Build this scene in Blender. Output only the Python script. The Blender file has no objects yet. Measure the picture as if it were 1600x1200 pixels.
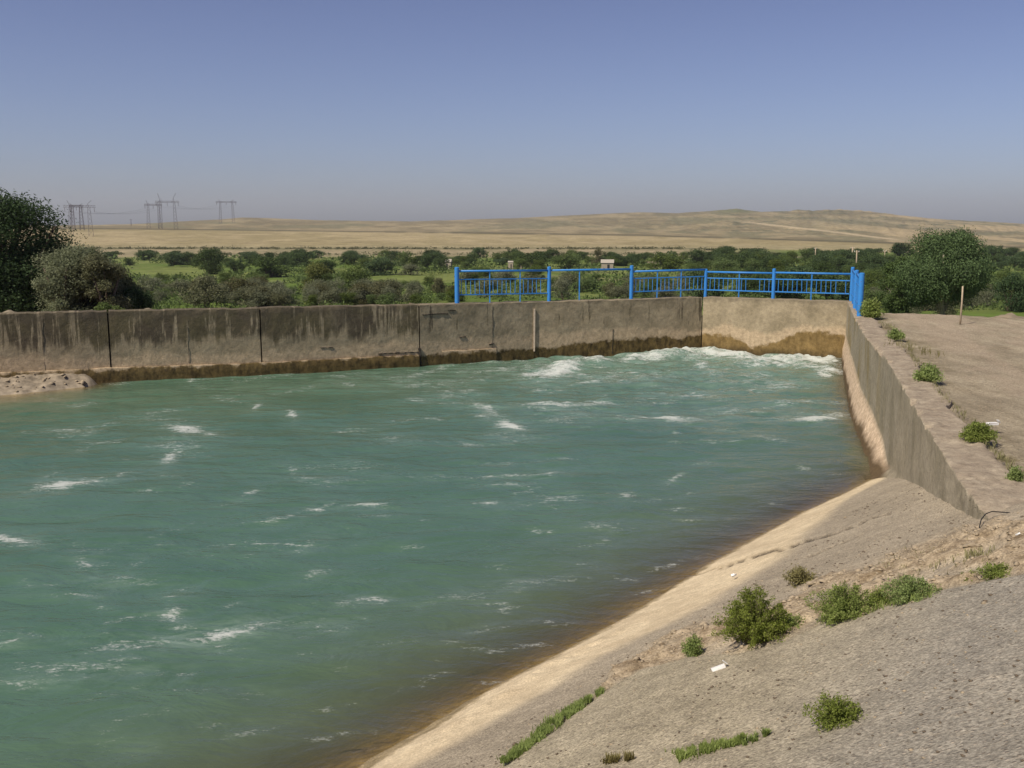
import bpy, bmesh, math, random
import numpy as np
from mathutils import Vector, Matrix

random.seed(7)
RNG = np.random.default_rng(11)
sc = bpy.context.scene
COL = sc.collection

# ------------------------------------------------------------------ camera
F, CX, CY, HOR = 1550.0, 800.0, 600.0, 352.0
P = math.atan((CY - HOR) / F)
CZ = 2.4
cp, sp = math.cos(P), math.sin(P)
WATER = -1.85

def ray(px, py):
    u = (px - CX) / F; v = (CY - py) / F
    return np.array([u, cp + v * sp, -sp + v * cp])

def at_z(px, py, z):
    d = ray(px, py); t = (z - CZ) / d[2]
    return np.array([d[0] * t, d[1] * t, z])

def at_r(px, py, r):
    d = ray(px, py); t = r / math.hypot(d[0], d[1])
    return np.array([d[0] * t, d[1] * t, CZ + d[2] * t])

def project(x, y, z):
    x = np.asarray(x, float); y = np.asarray(y, float); z = np.asarray(z, float)
    dz = z - CZ
    dep = y * cp - dz * sp
    up = y * sp + dz * cp
    dep = np.where(dep < 0.05, 0.05, dep)
    return CX + F * x / dep, CY - F * up / dep, dep

cam_d = bpy.data.cameras.new("camera"); cam = bpy.data.objects.new("camera", cam_d); COL.objects.link(cam)
cam.location = (0, 0, CZ); cam.rotation_euler = (math.pi / 2 - P, 0, 0)
cam_d.sensor_width = 36; cam_d.lens = 36 * F / 1600; cam_d.clip_start = 0.05; cam_d.clip_end = 30000
sc.camera = cam
sc.render.resolution_x, sc.render.resolution_y = 1024, 768

# ------------------------------------------------------------------ numpy noise
def _h(ix, iy, seed):
    n = (ix.astype(np.int64) * 374761393 + iy.astype(np.int64) * 668265263 + seed * 974634777) & 0x7fffffff
    n = ((n ^ (n >> 13)) * 1274126177) & 0x7fffffff
    n = (n ^ (n >> 16)) & 0xffffff
    return n / float(0xffffff)

def vn(x, y, seed=0):
    x = np.asarray(x, float); y = np.asarray(y, float)
    ix = np.floor(x); iy = np.floor(y); fx = x - ix; fy = y - iy
    fx = fx * fx * fx * (fx * (fx * 6 - 15) + 10); fy = fy * fy * fy * (fy * (fy * 6 - 15) + 10)
    a = _h(ix, iy, seed); b = _h(ix + 1, iy, seed); c = _h(ix, iy + 1, seed); d = _h(ix + 1, iy + 1, seed)
    return (a + (b - a) * fx) * (1 - fy) + (c + (d - c) * fx) * fy

def fbm(x, y, seed=0, o=4, g=0.5):
    s = 0; a = 1; t = 0
    for k in range(o):
        s = s + a * (vn(x * 2 ** k + 17.3 * k, y * 2 ** k - 9.1 * k, seed + k) - 0.5); t += a; a *= g
    return s / t * 2

def ss(a, b, x):
    t = np.clip((np.asarray(x, float) - a) / (b - a), 0, 1); return t * t * (3 - 2 * t)

# ------------------------------------------------------------------ object helpers
def tag(o, label=None, cat=None, group=None, kind=None):
    if label: o['label'] = label
    if cat: o['category'] = cat
    if group: o['group'] = group
    if kind: o['kind'] = kind
    return o

def mesh_np(name, verts, faces, mat, parent=None, smooth=False, attrs=None, uv=None):
    """faces: (n,k) int array"""
    verts = np.asarray(verts, np.float32); faces = np.asarray(faces, np.int32)
    m = bpy.data.meshes.new(name)
    m.vertices.add(len(verts)); m.vertices.foreach_set('co', verts.ravel())
    k = faces.shape[1]
    m.loops.add(faces.size); m.loops.foreach_set('vertex_index', faces.ravel())
    m.polygons.add(len(faces)); m.polygons.foreach_set('loop_start', np.arange(0, faces.size, k, dtype=np.int32))
    if smooth: m.polygons.foreach_set('use_smooth', np.ones(len(faces), bool))
    m.update(calc_edges=True)
    if attrs:
        for an, arr in attrs.items():
            arr = np.asarray(arr, np.float32)
            if arr.ndim == 1:
                a = m.attributes.new(an, 'FLOAT', 'POINT'); a.data.foreach_set('value', arr)
            else:
                if arr.shape[1] == 3: arr = np.hstack([arr, np.ones((len(arr), 1), np.float32)])
                a = m.attributes.new(an, 'FLOAT_COLOR', 'POINT'); a.data.foreach_set('color', arr.ravel())
    m.validate()
    if mat: m.materials.append(mat)
    o = bpy.data.objects.new(name, m); COL.objects.link(o)
    if parent: o.parent = parent
    return o

def grid_faces(nu, nv):
    i = np.arange(nu - 1)[:, None] * nv + np.arange(nv - 1)[None, :]
    i = i.ravel()
    return np.stack([i, i + nv, i + nv + 1, i + 1], 1)

class MB:
    def __init__(s): s.v = []; s.f = []
    def box(s, c, size, rz=0, jit=0, rot=None):
        M = rot or Matrix.Rotation(rz, 3, 'Z'); b = len(s.v)
        for dx in (-.5, .5):
            for dy in (-.5, .5):
                for dz in (-.5, .5):
                    p = M @ Vector((dx * size[0], dy * size[1], dz * size[2]))
                    s.v.append((c[0] + p.x + random.uniform(-jit, jit), c[1] + p.y + random.uniform(-jit, jit), c[2] + p.z + random.uniform(-jit, jit)))
        for q in ((0, 1, 3, 2), (4, 6, 7, 5), (0, 4, 5, 1), (2, 3, 7, 6), (0, 2, 6, 4), (1, 5, 7, 3)):
            s.f.append(tuple(b + i for i in q))
    def tube(s, pts, rads, n=8, cap=True):
        pts = [Vector(p) for p in pts]; rings = []
        for i, p in enumerate(pts):
            d = (pts[min(i + 1, len(pts) - 1)] - pts[max(i - 1, 0)]).normalized()
            a = Vector((0, 0, 1)) if abs(d.z) < 0.9 else Vector((1, 0, 0))
            x = d.cross(a).normalized(); y = d.cross(x)
            r = rads[i] if hasattr(rads, '__len__') else rads
            ring = []
            for k in range(n):
                t = 2 * math.pi * k / n + math.pi / n
                q = p + x * (math.cos(t) * r) + y * (math.sin(t) * r)
                ring.append(len(s.v)); s.v.append(tuple(q))
            rings.append(ring)
        for a, b in zip(rings, rings[1:]):
            for k in range(n):
                s.f.append((a[k], a[(k + 1) % n], b[(k + 1) % n], b[k]))
        if cap:
            s.f.append(tuple(rings[0][::-1])); s.f.append(tuple(rings[-1]))
    def build(s, name, mat, parent=None, smooth=False):
        m = bpy.data.meshes.new(name); m.from_pydata(s.v, [], s.f); m.update()
        bm = bmesh.new(); bm.from_mesh(m); bmesh.ops.recalc_face_normals(bm, faces=bm.faces); bm.to_mesh(m); bm.free()
        if smooth:
            for p in m.polygons: p.use_smooth = True
        if mat: m.materials.append(mat)
        o = bpy.data.objects.new(name, m); COL.objects.link(o)
        if parent: o.parent = parent
        return o

def empty(name, loc=(0, 0, 0), rz=0):
    o = bpy.data.objects.new(name, None); COL.objects.link(o); o.location = loc; o.rotation_euler = (0, 0, rz)
    o.empty_display_size = 0.3
    return o

def kids(o): return list(o.children)
def copy_tree(o, parent=None):
    c = o.copy(); COL.objects.link(c)
    for k in ('label', 'group'):
        if k in c: del c[k]
    if parent: c.parent = parent
    for ch in kids(o): copy_tree(ch, c)
    return c

# ------------------------------------------------------------------ material helpers
class N:
    def __init__(s, name):
        s.m = bpy.data.materials.new(name); s.m.use_nodes = True; s.t = s.m.node_tree; s.t.nodes.clear()
        s.out = s.t.nodes.new('ShaderNodeOutputMaterial')
    def n(s, typ, **kw):
        nd = s.t.nodes.new(typ)
        for k, v in kw.items():
            if k.startswith('i_'):
                key = k[2:]
                key = int(key) if key.isdigit() else key.replace('_', ' ')
                s.set(nd.inputs[key], v)
            else: setattr(nd, k, v)
        return nd
    def set(s, inp, v):
        if isinstance(v, bpy.types.NodeSocket): s.t.links.new(v, inp)
        else: inp.default_value = v
    def geo(s): return s.n('ShaderNodeNewGeometry')
    def pos(s): return s.geo().outputs['Position']
    def attr(s, name, out='Fac'): return s.n('ShaderNodeAttribute', attribute_name=name).outputs[out]
    def mapv(s, v, scale=(1, 1, 1), loc=(0, 0, 0), rot=(0, 0, 0)):
        return s.n('ShaderNodeMapping', i_Vector=v, i_Scale=scale, i_Location=loc, i_Rotation=rot).outputs[0]
    def noise(s, v, scale, detail=4, rough=0.55, dist=0.0, out='Fac'):
        return s.n('ShaderNodeTexNoise', i_Vector=v, i_Scale=scale, i_Detail=detail, i_Roughness=rough, i_Distortion=dist).outputs[out]
    def vor(s, v, scale, out='Distance', feature='F1'):
        return s.n('ShaderNodeTexVoronoi', feature=feature, i_Vector=v, i_Scale=scale).outputs[out]
    def math(s, op, a, b=0.0, c=None, clamp=False):
        nd = s.n('ShaderNodeMath', operation=op, use_clamp=clamp); s.set(nd.inputs[0], a); s.set(nd.inputs[1], b)
        if c is not None: s.set(nd.inputs[2], c)
        return nd.outputs[0]
    def mr(s, v, a, b, c=0.0, d=1.0, smooth=False):
        nd = s.n('ShaderNodeMapRange', interpolation_type='SMOOTHSTEP' if smooth else 'LINEAR')
        for i, q in enumerate((v, a, b, c, d)): s.set(nd.inputs[i], q)
        return nd.outputs[0]
    def mix(s, f, a, b, mode='MIX'):
        nd = s.n('ShaderNodeMix', data_type='RGBA', blend_type=mode, clamp_factor=True)
        s.set(nd.inputs[0], f)
        for i, q in ((6, a), (7, b)):
            if isinstance(q, tuple) and len(q) == 3: q = (*q, 1)
            s.set(nd.inputs[i], q)
        return nd.outputs[2]
    def gray(s, v):
        return s.n('ShaderNodeCombineColor', i_Red=v, i_Green=v, i_Blue=v).outputs[0]
    def mul(s, col, fac):
        return s.mix(1.0, col, s.gray(fac), 'MULTIPLY')
    def ramp(s, f, stops):
        nd = s.n('ShaderNodeValToRGB'); e = nd.color_ramp.elements
        while len(e) < len(stops): e.new(0.5)
        for i, (p, c) in enumerate(stops): e[i].position = p; e[i].color = (*c, 1)
        s.set(nd.inputs[0], f); return nd.outputs[0]
    def bump(s, h, strength=0.5, dist=0.02, nrm=None):
        nd = s.n('ShaderNodeBump', i_Strength=strength, i_Distance=dist, i_Height=h)
        if nrm is not None: s.set(nd.inputs['Normal'], nrm)
        return nd.outputs[0]
    def pbr(s, col, rough=0.9, spec=0.3, nrm=None, metal=0.0):
        nd = s.n('ShaderNodeBsdfPrincipled')
        if isinstance(col, tuple) and len(col) == 3: col = (*col, 1)
        s.set(nd.inputs['Base Color'], col); s.set(nd.inputs['Roughness'], rough)
        s.set(nd.inputs['Specular IOR Level'], spec); s.set(nd.inputs['Metallic'], metal)
        if nrm is not None: s.set(nd.inputs['Normal'], nrm)
        return nd.outputs[0]
    def done(s, sh): s.t.links.new(sh, s.out.inputs['Surface']); return s.m

# ------------------------------------------------------------------ materials
def mat_ground():
    m = N('ground_soil'); pos = m.pos()
    c = m.attr('col', 'Color')
    n1 = m.noise(pos, 0.09, 6, 0.6); n2 = m.noise(m.mapv(pos, (1, 0.35, 1)), 0.6, 5, 0.65)
    c = m.mul(c, m.mr(n1, 0.3, 0.7, 0.78, 1.22)); c = m.mul(c, m.mr(n2, 0.3, 0.7, 0.8, 1.2))
    b = m.bump(n2, 0.4, 0.3)
    return m.done(m.pbr(c, 0.95, 0.1, b))

def mat_leaf(name, c1, c2, trans=0.38, clump=1.2):
    m = N(name); g = m.geo(); r = g.outputs['Random Per Island']
    tc = m.n('ShaderNodeTexCoord').outputs['Object']
    n = m.noise(tc, clump, 2, 0.5)
    f = m.math('ADD', m.math('MULTIPLY', r, 0.6), m.mr(n, 0.35, 0.65, 0.0, 0.4), clamp=True)
    c = m.ramp(f, [(0.0, c1), (1.0, c2)])
    oi = m.n('ShaderNodeObjectInfo').outputs['Random']
    hs = m.n('ShaderNodeHueSaturation', i_Hue=m.mr(oi, 0, 1, 0.49, 0.51), i_Saturation=m.mr(oi, 0, 1, 1.1, 0.85), i_Value=m.mr(oi, 0, 1, 0.8, 1.2), i_Color=c).outputs[0]
    a = m.pbr(hs, 0.7, 0.25)
    t = m.n('ShaderNodeBsdfTranslucent', i_Color=hs).outputs[0]
    return m.done(m.n('ShaderNodeMixShader', i_0=trans, i_1=a, i_2=t).outputs[0])

def mat_bark(name, c):
    m = N(name); tc = m.n('ShaderNodeTexCoord').outputs['Object']
    n = m.noise(m.mapv(tc, (1, 1, 0.25)), 14, 5, 0.6)
    return m.done(m.pbr(m.mix(n, tuple(q * 0.5 for q in c), tuple(q * 1.3 for q in c)), 0.9, 0.1, m.bump(n, 0.6, 0.03)))

def mat_wall(name, kind):
    """u = metres along the wall, v = height; attribute 'wet' marks the algae line height, 'stain' the drip density"""
    m = N(name); u = m.attr('u'); z = m.attr('h'); st = m.attr('stain'); wl = m.attr('wet'); ln = m.attr('pale')
    vec = m.n('ShaderNodeCombineXYZ', i_0=u, i_1=z, i_2=0.0).outputs[0]
    pos = m.pos()
    fine = m.noise(pos, 9, 6, 0.65); med = m.noise(vec, 1.3, 5, 0.6); grit = m.noise(pos, 45, 3, 0.6)
    base = m.mix(m.mr(med, 0.35, 0.65), (0.245, 0.202, 0.130), (0.375, 0.308, 0.205))
    # pale pinkish lower strip above the algae
    hz = m.math('ADD', z, m.mr(m.noise(vec, 1.1, 5, 0.65), 0.3, 0.7, -0.16, 0.16))
    low = m.math('SUBTRACT', 1.0, m.mr(hz, m.math('ADD', ln, -0.07), m.math('ADD', ln, 0.07)))
    base = m.mix(m.math('MULTIPLY', low, 0.95), base, m.mix(fine, (0.34, 0.262, 0.165), (0.54, 0.42, 0.28)))
    # vertical drips from the top
    drip = m.noise(m.mapv(vec, (1, 0.10, 1)), 2.6, 7, 0.72)
    drip2 = m.noise(m.mapv(vec, (1, 0.06, 1), (7, 0, 0)), 9.0, 4, 0.7)
    dl = m.math('ADD', m.math('MULTIPLY', drip, 0.62), m.math('MULTIPLY', drip2, 0.38))
    reach = m.mr(m.noise(m.mapv(vec, (1, 0.02, 1), (3, 3, 0)), 1.7, 4, 0.7), 0.3, 0.7, -0.50, -1.15)
    topf = m.mr(z, m.math('ADD', reach, -0.14), m.math('ADD', reach, 0.16), 0, 1, True)
    dm = m.mr(m.math('ADD', dl, m.math('MULTIPLY', st, 0.36)), 0.60, 0.655, 0, 1, True)
    dm = m.math('MULTIPLY', m.math('MULTIPLY', dm, topf), m.mr(m.noise(m.mapv(vec, (1, .5, 1), (2, 9, 0)), 1.1, 6, 0.75), 0.36, 0.48, 0.72, 1.0))
    dcol = m.mix(m.mr(m.noise(vec, 0.9, 3), 0.4, 0.6), (0.055, 0.043, 0.030), (0.085, 0.072, 0.036))
    base = m.mix(m.math('MULTIPLY', dm, 0.84), base, dcol)
    # grey mottling on the top lip
    lip = m.mr(m.math('ADD', z, m.mr(m.noise(vec, 3, 4), 0.3, 0.7, -0.1, 0.1)), -0.14, -0.02)
    base = m.mix(m.math('MULTIPLY', lip, 0.45), base, (0.11, 0.09, 0.065))
    # algae
    al = m.math('ADD', z, m.mr(m.noise(vec, 1.9, 6, 0.7), 0.3, 0.7, -0.13, 0.13))
    am = m.math('SUBTRACT', 1.0, m.mr(al, m.math('ADD', wl, -0.05), m.math('ADD', wl, 0.04)))
    an = m.noise(m.mapv(vec, (1, 0.5, 1)), 6, 6, 0.7)
    if kind == 'end':
        ac = m.mix(m.mr(an, 0.35, 0.65), (0.13, 0.085, 0.030), (0.25, 0.170, 0.066))
        dk = m.math('SUBTRACT', 1.0, m.mr(al, -1.80, -1.58))
        ac = m.mix(m.math('MULTIPLY', dk, 0.75), ac, (0.05, 0.035, 0.015))
    else:
        ac = m.mix(m.mr(an, 0.35, 0.65), (0.040, 0.028, 0.012), (0.175, 0.122, 0.046))
    base = m.mix(am, base, ac)
    base = m.mul(base, m.mr(fine, 0.3, 0.7, 0.82, 1.2)); base = m.mul(base, m.mr(grit, 0.3, 0.7, 0.88, 1.1))
    # small pits
    pit = m.mr(m.vor(pos, 7), 0.0, 0.10, 0.0, 1.0); pm = m.mr(m.noise(pos, 2.3, 3), 0.55, 0.62)
    base = m.mul(base, m.math('SUBTRACT', 1.0, m.math('MULTIPLY', m.math('SUBTRACT', 1.0, pit), m.math('MULTIPLY', pm, 0.5))))
    h = m.math('ADD', m.math('MULTIPLY', fine, 0.7), m.math('MULTIPLY', grit, 0.3))
    return m.done(m.pbr(base, m.mr(am, 0, 1, 0.92, 0.6), 0.2, m.bump(h, 0.7, 0.035)))

def mat_sidewall():
    m = N('side_wall_concrete'); pos = m.pos(); u = m.attr('u'); z = m.attr('h'); top = m.attr('top'); sand = m.attr('sand')
    vec = m.n('ShaderNodeCombineXYZ', i_0=u, i_1=z, i_2=0.0).outputs[0]
    fine = m.noise(pos, 11, 6, 0.65); grit = m.noise(pos, 60, 3, 0.6); med = m.noise(vec, 0.9, 5, 0.6)
    face = m.mix(m.mr(med, 0.35, 0.65), (0.250, 0.215, 0.145), (0.35, 0.300, 0.215))
    drip = m.noise(m.mapv(vec, (1, 0.09, 1)), 2.6, 5, 0.65)
    face = m.mix(m.math('MULTIPLY', m.mr(drip, 0.5, 0.62), m.mr(z, -1.0, -0.05, 0.02, 0.36)), face, (0.105, 0.085, 0.048))
    face = m.mix(m.math('MULTIPLY', m.mr(m.noise(m.mapv(vec, (1, 0.3, 1), (5, 5, 0)), 2.0, 6), 0.52, 0.68), 0.45), face, (0.38, 0.33, 0.25))
    # ochre lichen near the far end
    lich = m.math('MULTIPLY', m.mr(m.noise(m.mapv(vec, (1, 0.3, 1)), 1.0, 5), 0.52, 0.60), m.mr(u, 9, 14, 0, 0.6))
    face = m.mix(lich, face, (0.24, 0.17, 0.045))
    tp = m.mix(m.mr(m.noise(pos, 3.0, 6, 0.7), 0.35, 0.65), (0.240, 0.192, 0.140), (0.40, 0.335, 0.245))
    tp = m.mix(m.mr(m.vor(pos, 26), 0.0, 0.25, 0.55, 0.0), tp, (0.10, 0.085, 0.07))
    c = m.mix(top, face, tp)
    sc_ = m.mix(m.mr(fine, 0.3, 0.7), (0.47, 0.345, 0.225), (0.64, 0.50, 0.35))
    c = m.mix(sand, c, sc_)
    wet = m.math('SUBTRACT', 1.0, m.mr(m.math('ADD', z, m.mr(med, 0.3, 0.7, -0.1, 0.1)), -1.75, -1.58))
    c = m.mix(wet, c, (0.11, 0.075, 0.038))
    c = m.mul(c, m.mr(fine, 0.3, 0.7, 0.78, 1.2)); c = m.mul(c, m.mr(grit, 0.3, 0.7, 0.85, 1.12))
    h = m.math('ADD', m.math('MULTIPLY', fine, 0.7), m.math('MULTIPLY', grit, 0.35))
    return m.done(m.pbr(c, 0.92, 0.2, m.bump(h, 0.8, 0.03)))

def mat_bank():
    m = N('canal_lining'); pos = m.pos(); sand = m.attr('sand'); rub = m.attr('rub'); up = m.attr('upper'); crack = m.attr('crack')
    ht = m.attr('above')
    n1 = m.noise(pos, 0.8, 6, 0.6); n2 = m.noise(pos, 7, 6, 0.7); n3 = m.noise(pos, 60, 3, 0.75); n4 = m.noise(m.mapv(pos, (1, 0.6, 1), (0, 0, 0), (0, 0, 0.65)), 3.0, 6, 0.65)
    low = m.mix(m.mr(n1, 0.35, 0.65), (0.290, 0.245, 0.178), (0.39, 0.330, 0.240))
    upp = m.mix(m.mr(n4, 0.35, 0.65), (0.285, 0.245, 0.168), (0.405, 0.350, 0.245))
    cool = m.mr(m.attr('cool'), 0, 1, 0, 0.6)
    upp = m.mix(cool, upp, (0.25, 0.235, 0.21))
    c = m.mix(up, low, upp)
    # aggregate speckle
    v1 = m.vor(pos, 34); v1c = m.vor(pos, 34, 'Color')
    peb = m.mr(v1, 0.16, 0.34, 1, 0)
    pc = m.mix(m.n('ShaderNodeSeparateColor', i_Color=v1c).outputs[0], (0.15, 0.115, 0.085), (0.42, 0.35, 0.27))
    c = m.mix(m.math('MULTIPLY', peb, m.mr(up, 0, 1, 0.28, 0.55)), c, pc)
    dk = m.math('MULTIPLY', m.mr(m.noise(pos, 16, 5, 0.7), 0.60, 0.68), m.mr(n2, 0.45, 0.6))
    c = m.mix(m.math('MULTIPLY', dk, m.mr(sand, 0, 1, 0.85, 0.25)), c, (0.085, 0.065, 0.042))
    lt = m.mr(m.noise(m.mapv(pos, (1, 1, 1), (3, 5, 1)), 21, 5, 0.75), 0.56, 0.66)
    c = m.mix(m.math('MULTIPLY', lt, 0.45), c, (0.46, 0.385, 0.285))
    vc = m.n('ShaderNodeSeparateColor', i_Color=m.vor(pos, 75, 'Color')).outputs[0]
    c = m.mul(c, m.mr(vc, 0, 1, 0.74, 1.24))
    sp2 = m.mr(m.noise(pos, 90, 2, 0.5), 0.36, 0.30)
    c = m.mix(m.math('MULTIPLY', sp2, 0.5), c, (0.09, 0.07, 0.05))
    rc = m.mix(m.mr(n2, 0.35, 0.65), (0.20, 0.145, 0.085), (0.46, 0.37, 0.25))
    c = m.mix(rub, c, rc)
    sc_ = m.mix(m.mr(m.noise(m.mapv(pos, (1, 1, 1), (0, 0, 0), (0, 0, 0.65)), 2.2, 6, 0.6), 0.35, 0.65), (0.48, 0.385, 0.25), (0.63, 0.52, 0.345))
    c = m.mix(sand, c, sc_)
    c = m.mix(m.math('MULTIPLY', crack, m.mr(n3, 0.35, 0.55)), c, (0.03, 0.022, 0.015))
    wet = m.math('SUBTRACT', 1.0, m.mr(m.math('ADD', ht, m.mr(n2, 0.3, 0.7, -0.03, 0.03)), 0.01, 0.06))
    deep = m.math('SUBTRACT', 1.0, m.mr(ht, -0.4, 0.0))
    c = m.mix(m.math('MULTIPLY', wet, 0.85), c, m.mix(m.mr(n2, 0.4, 0.6), (0.24, 0.18, 0.085), (0.35, 0.265, 0.14)))
    c = m.mul(c, m.mr(n3, 0.32, 0.68, 0.66, 1.32)); c = m.mul(c, m.mr(n2, 0.3, 0.7, 0.84, 1.16))
    h = m.math('ADD', m.math('MULTIPLY', n2, 0.6), m.math('ADD', m.math('MULTIPLY', n3, 0.35), m.math('MULTIPLY', peb, 0.15)))
    return m.done(m.pbr(c, m.mr(wet, 0, 1, 0.93, 0.5), 0.2, m.bump(h, m.mr(sand, 0, 1, 0.9, 0.35), 0.03)))

def mat_road():
    m = N('road_dirt'); pos = m.pos(); tr = m.attr('track'); g = m.attr('green')
    n1 = m.noise(pos, 0.5, 6, 0.65); n2 = m.noise(m.mapv(pos, (1, 0.25, 1), (0, 0, 0), (0, 0, -0.45)), 2.0, 6, 0.7); n3 = m.noise(pos, 24, 5, 0.7)
    c = m.mix(m.mr(n2, 0.33, 0.67), (0.270, 0.222, 0.150), (0.49, 0.415, 0.295))
    c = m.mul(c, m.mr(n1, 0.3, 0.7, 0.85, 1.15))
    c = m.mix(tr, c, (0.45, 0.36, 0.26))
    v = m.mr(m.vor(pos, 13), 0.05, 0.17, 1, 0)
    c = m.mix(m.math('MULTIPLY', v, 0.4), c, (0.47, 0.40, 0.32))
    gm = m.math('MULTIPLY', g, m.mr(m.noise(pos, 3.5, 5, 0.7), 0.44, 0.56))
    c = m.mix(gm, c, (0.15, 0.125, 0.05))
    c = m.mul(c, m.mr(n3, 0.3, 0.7, 0.62, 1.30))
    dk = m.math('MULTIPLY', m.mr(m.noise(pos, 6, 6, 0.75), 0.56, 0.66), 0.5); c = m.mix(dk, c, (0.19, 0.15, 0.10))
    return m.done(m.pbr(c, 0.95, 0.1, m.bump(m.math('ADD', n3, m.math('MULTIPLY', v, 0.4)), 1.0, 0.05)))

def mat_water():
    m = N('canal_water'); pos = m.pos(); fa = m.attr('foam'); dp = m.attr('depth'); mk = m.attr('milk')
    wv = m.mapv(pos, (0.55, 1.25, 0.5), (0, 0, 0), (0, 0, 0.12))
    w1 = m.noise(wv, 2.2, 5, 0.6, 0.6); w2 = m.noise(wv, 8.5, 5, 0.65, 0.4)
    # turbid body colour with slow drifting clouds
    cl = m.noise(m.mapv(pos, (0.35, 1.0, 1), (2, 1, 0), (0, 0, 0.15)), 0.55, 5, 0.6, 0.8)
    body = m.mix(m.mr(cl, 0.35, 0.65), (0.060, 0.126, 0.080), (0.078, 0.150, 0.098))
    cl2 = m.noise(m.mapv(pos, (0.5, 1.6, 1)), 2.4, 6, 0.7, 1.0)
    body = m.mix(m.math('MULTIPLY', m.mr(cl2, 0.56, 0.72), 0.38), body, (0.095, 0.175, 0.12))
    body = m.mix(mk, body, (0.12, 0.20, 0.155))
    shal = m.math('MULTIPLY', m.math('POWER', 2.718, m.math('MULTIPLY', dp, -2.0)), 0.9)
    body = m.mix(shal, body, (0.185, 0.155, 0.075))
    body = m.mix(m.math('MULTIPLY', m.math('MULTIPLY', m.attr('halo'), m.mr(m.noise(m.mapv(pos, (0.6, 1.3, 1)), 3.5, 6, 0.75, 1.0), 0.38, 0.66)), 0.7), body, (0.22, 0.30, 0.25))
    # foam
    f1 = m.noise(m.mapv(pos, (0.45, 1.15, 1), (0, 0, 0), (0, 0, 0.1)), 4.5, 8, 0.72, 1.2)
    f2 = m.noise(m.mapv(pos, (0.8, 1.3, 1)), 17, 6, 0.75, 0.6)
    f3 = m.noise(m.mapv(pos, (0.8, 1.4, 1)), 34, 4, 0.75)
    ff = m.math('ADD', m.math('MULTIPLY', f1, 0.46), m.math('ADD', m.math('MULTIPLY', f2, 0.34), m.math('MULTIPLY', f3, 0.2)))
    fn = m.mr(ff, 0.38, 0.63)
    fm = m.math('MULTIPLY', m.mr(m.math('ADD', fn, m.math('MULTIPLY', fa, 0.75)), 0.68, 1.25, 0, 1, True), 0.86)
    fm = m.math('MULTIPLY', fm, m.mr(fa, 0.02, 0.15))
    spk = m.math('MULTIPLY', m.mr(m.math('ADD', m.math('MULTIPLY', f1, 0.5), m.math('MULTIPLY', f2, 0.5)), 0.61, 0.69), 0.38)
    fm = m.math('MAXIMUM', fm, spk)
    w3 = m.noise(m.mapv(pos, (0.7, 1.5, 1), (4, 2, 0), (0, 0, -0.2)), 1.0, 4, 0.6, 1.0)
    bn = m.bump(w2, 0.22, 0.03, m.bump(w1, 0.2, 0.09, m.bump(w3, 0.36, 0.16)))
    wat = m.n('ShaderNodeBsdfPrincipled'); m.set(wat.inputs['Base Color'], body); wat.inputs['IOR'].default_value = 1.33
    m.set(wat.inputs['Roughness'], 0.16); m.set(wat.inputs['Normal'], bn); m.set(wat.inputs['Specular IOR Level'], 0.5)
    tr = m.n('ShaderNodeBsdfTransparent', i_Color=(0.90, 0.86, 0.70, 1)).outputs[0]
    gl = m.n('ShaderNodeBsdfGlossy', i_Color=(1, 1, 1, 1), i_Roughness=0.12, i_Normal=bn).outputs[0]
    fr = m.n('ShaderNodeFresnel', i_IOR=1.33, i_Normal=bn).outputs[0]
    clear = m.n('ShaderNodeMixShader', i_0=fr, i_1=tr, i_2=gl).outputs[0]
    tb = m.math('SUBTRACT', 1.0, m.math('POWER', 2.718, m.math('MULTIPLY', dp, -2.6)))
    sh = m.n('ShaderNodeMixShader', i_0=tb, i_1=clear, i_2=wat.outputs[0]).outputs[0]
    fo = m.pbr((0.62, 0.65, 0.61), 0.8, 0.2, m.bump(f2, 0.8, 0.05))
    return m.done(m.n('ShaderNodeMixShader', i_0=fm, i_1=sh, i_2=fo).outputs[0])

def mat_blue():
    m = N('blue_paint'); pos = m.pos(); n = m.noise(pos, 6, 5, 0.6); k = m.noise(pos, 22, 4, 0.7)
    c = m.mix(n, (0.026, 0.185, 0.53), (0.050, 0.265, 0.66))
    rust = m.mr(k, 0.62, 0.68)
    c = m.mix(rust, c, (0.16, 0.07, 0.035))
    return m.done(m.pbr(c, m.mr(n, 0, 1, 0.38, 0.6), 0.4, m.bump(k, 0.3, 0.004)))

def mat_plain(name, c, rough=0.8, var=0.15, scale=12, spec=0.2):
    m = N(name); n = m.noise(m.pos(), scale, 4, 0.6)
    return m.done(m.pbr(m.mul((*c, 1), m.mr(n, 0.3, 0.7, 1 - var, 1 + var)), rough, spec, m.bump(n, 0.3, 0.01)))

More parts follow.
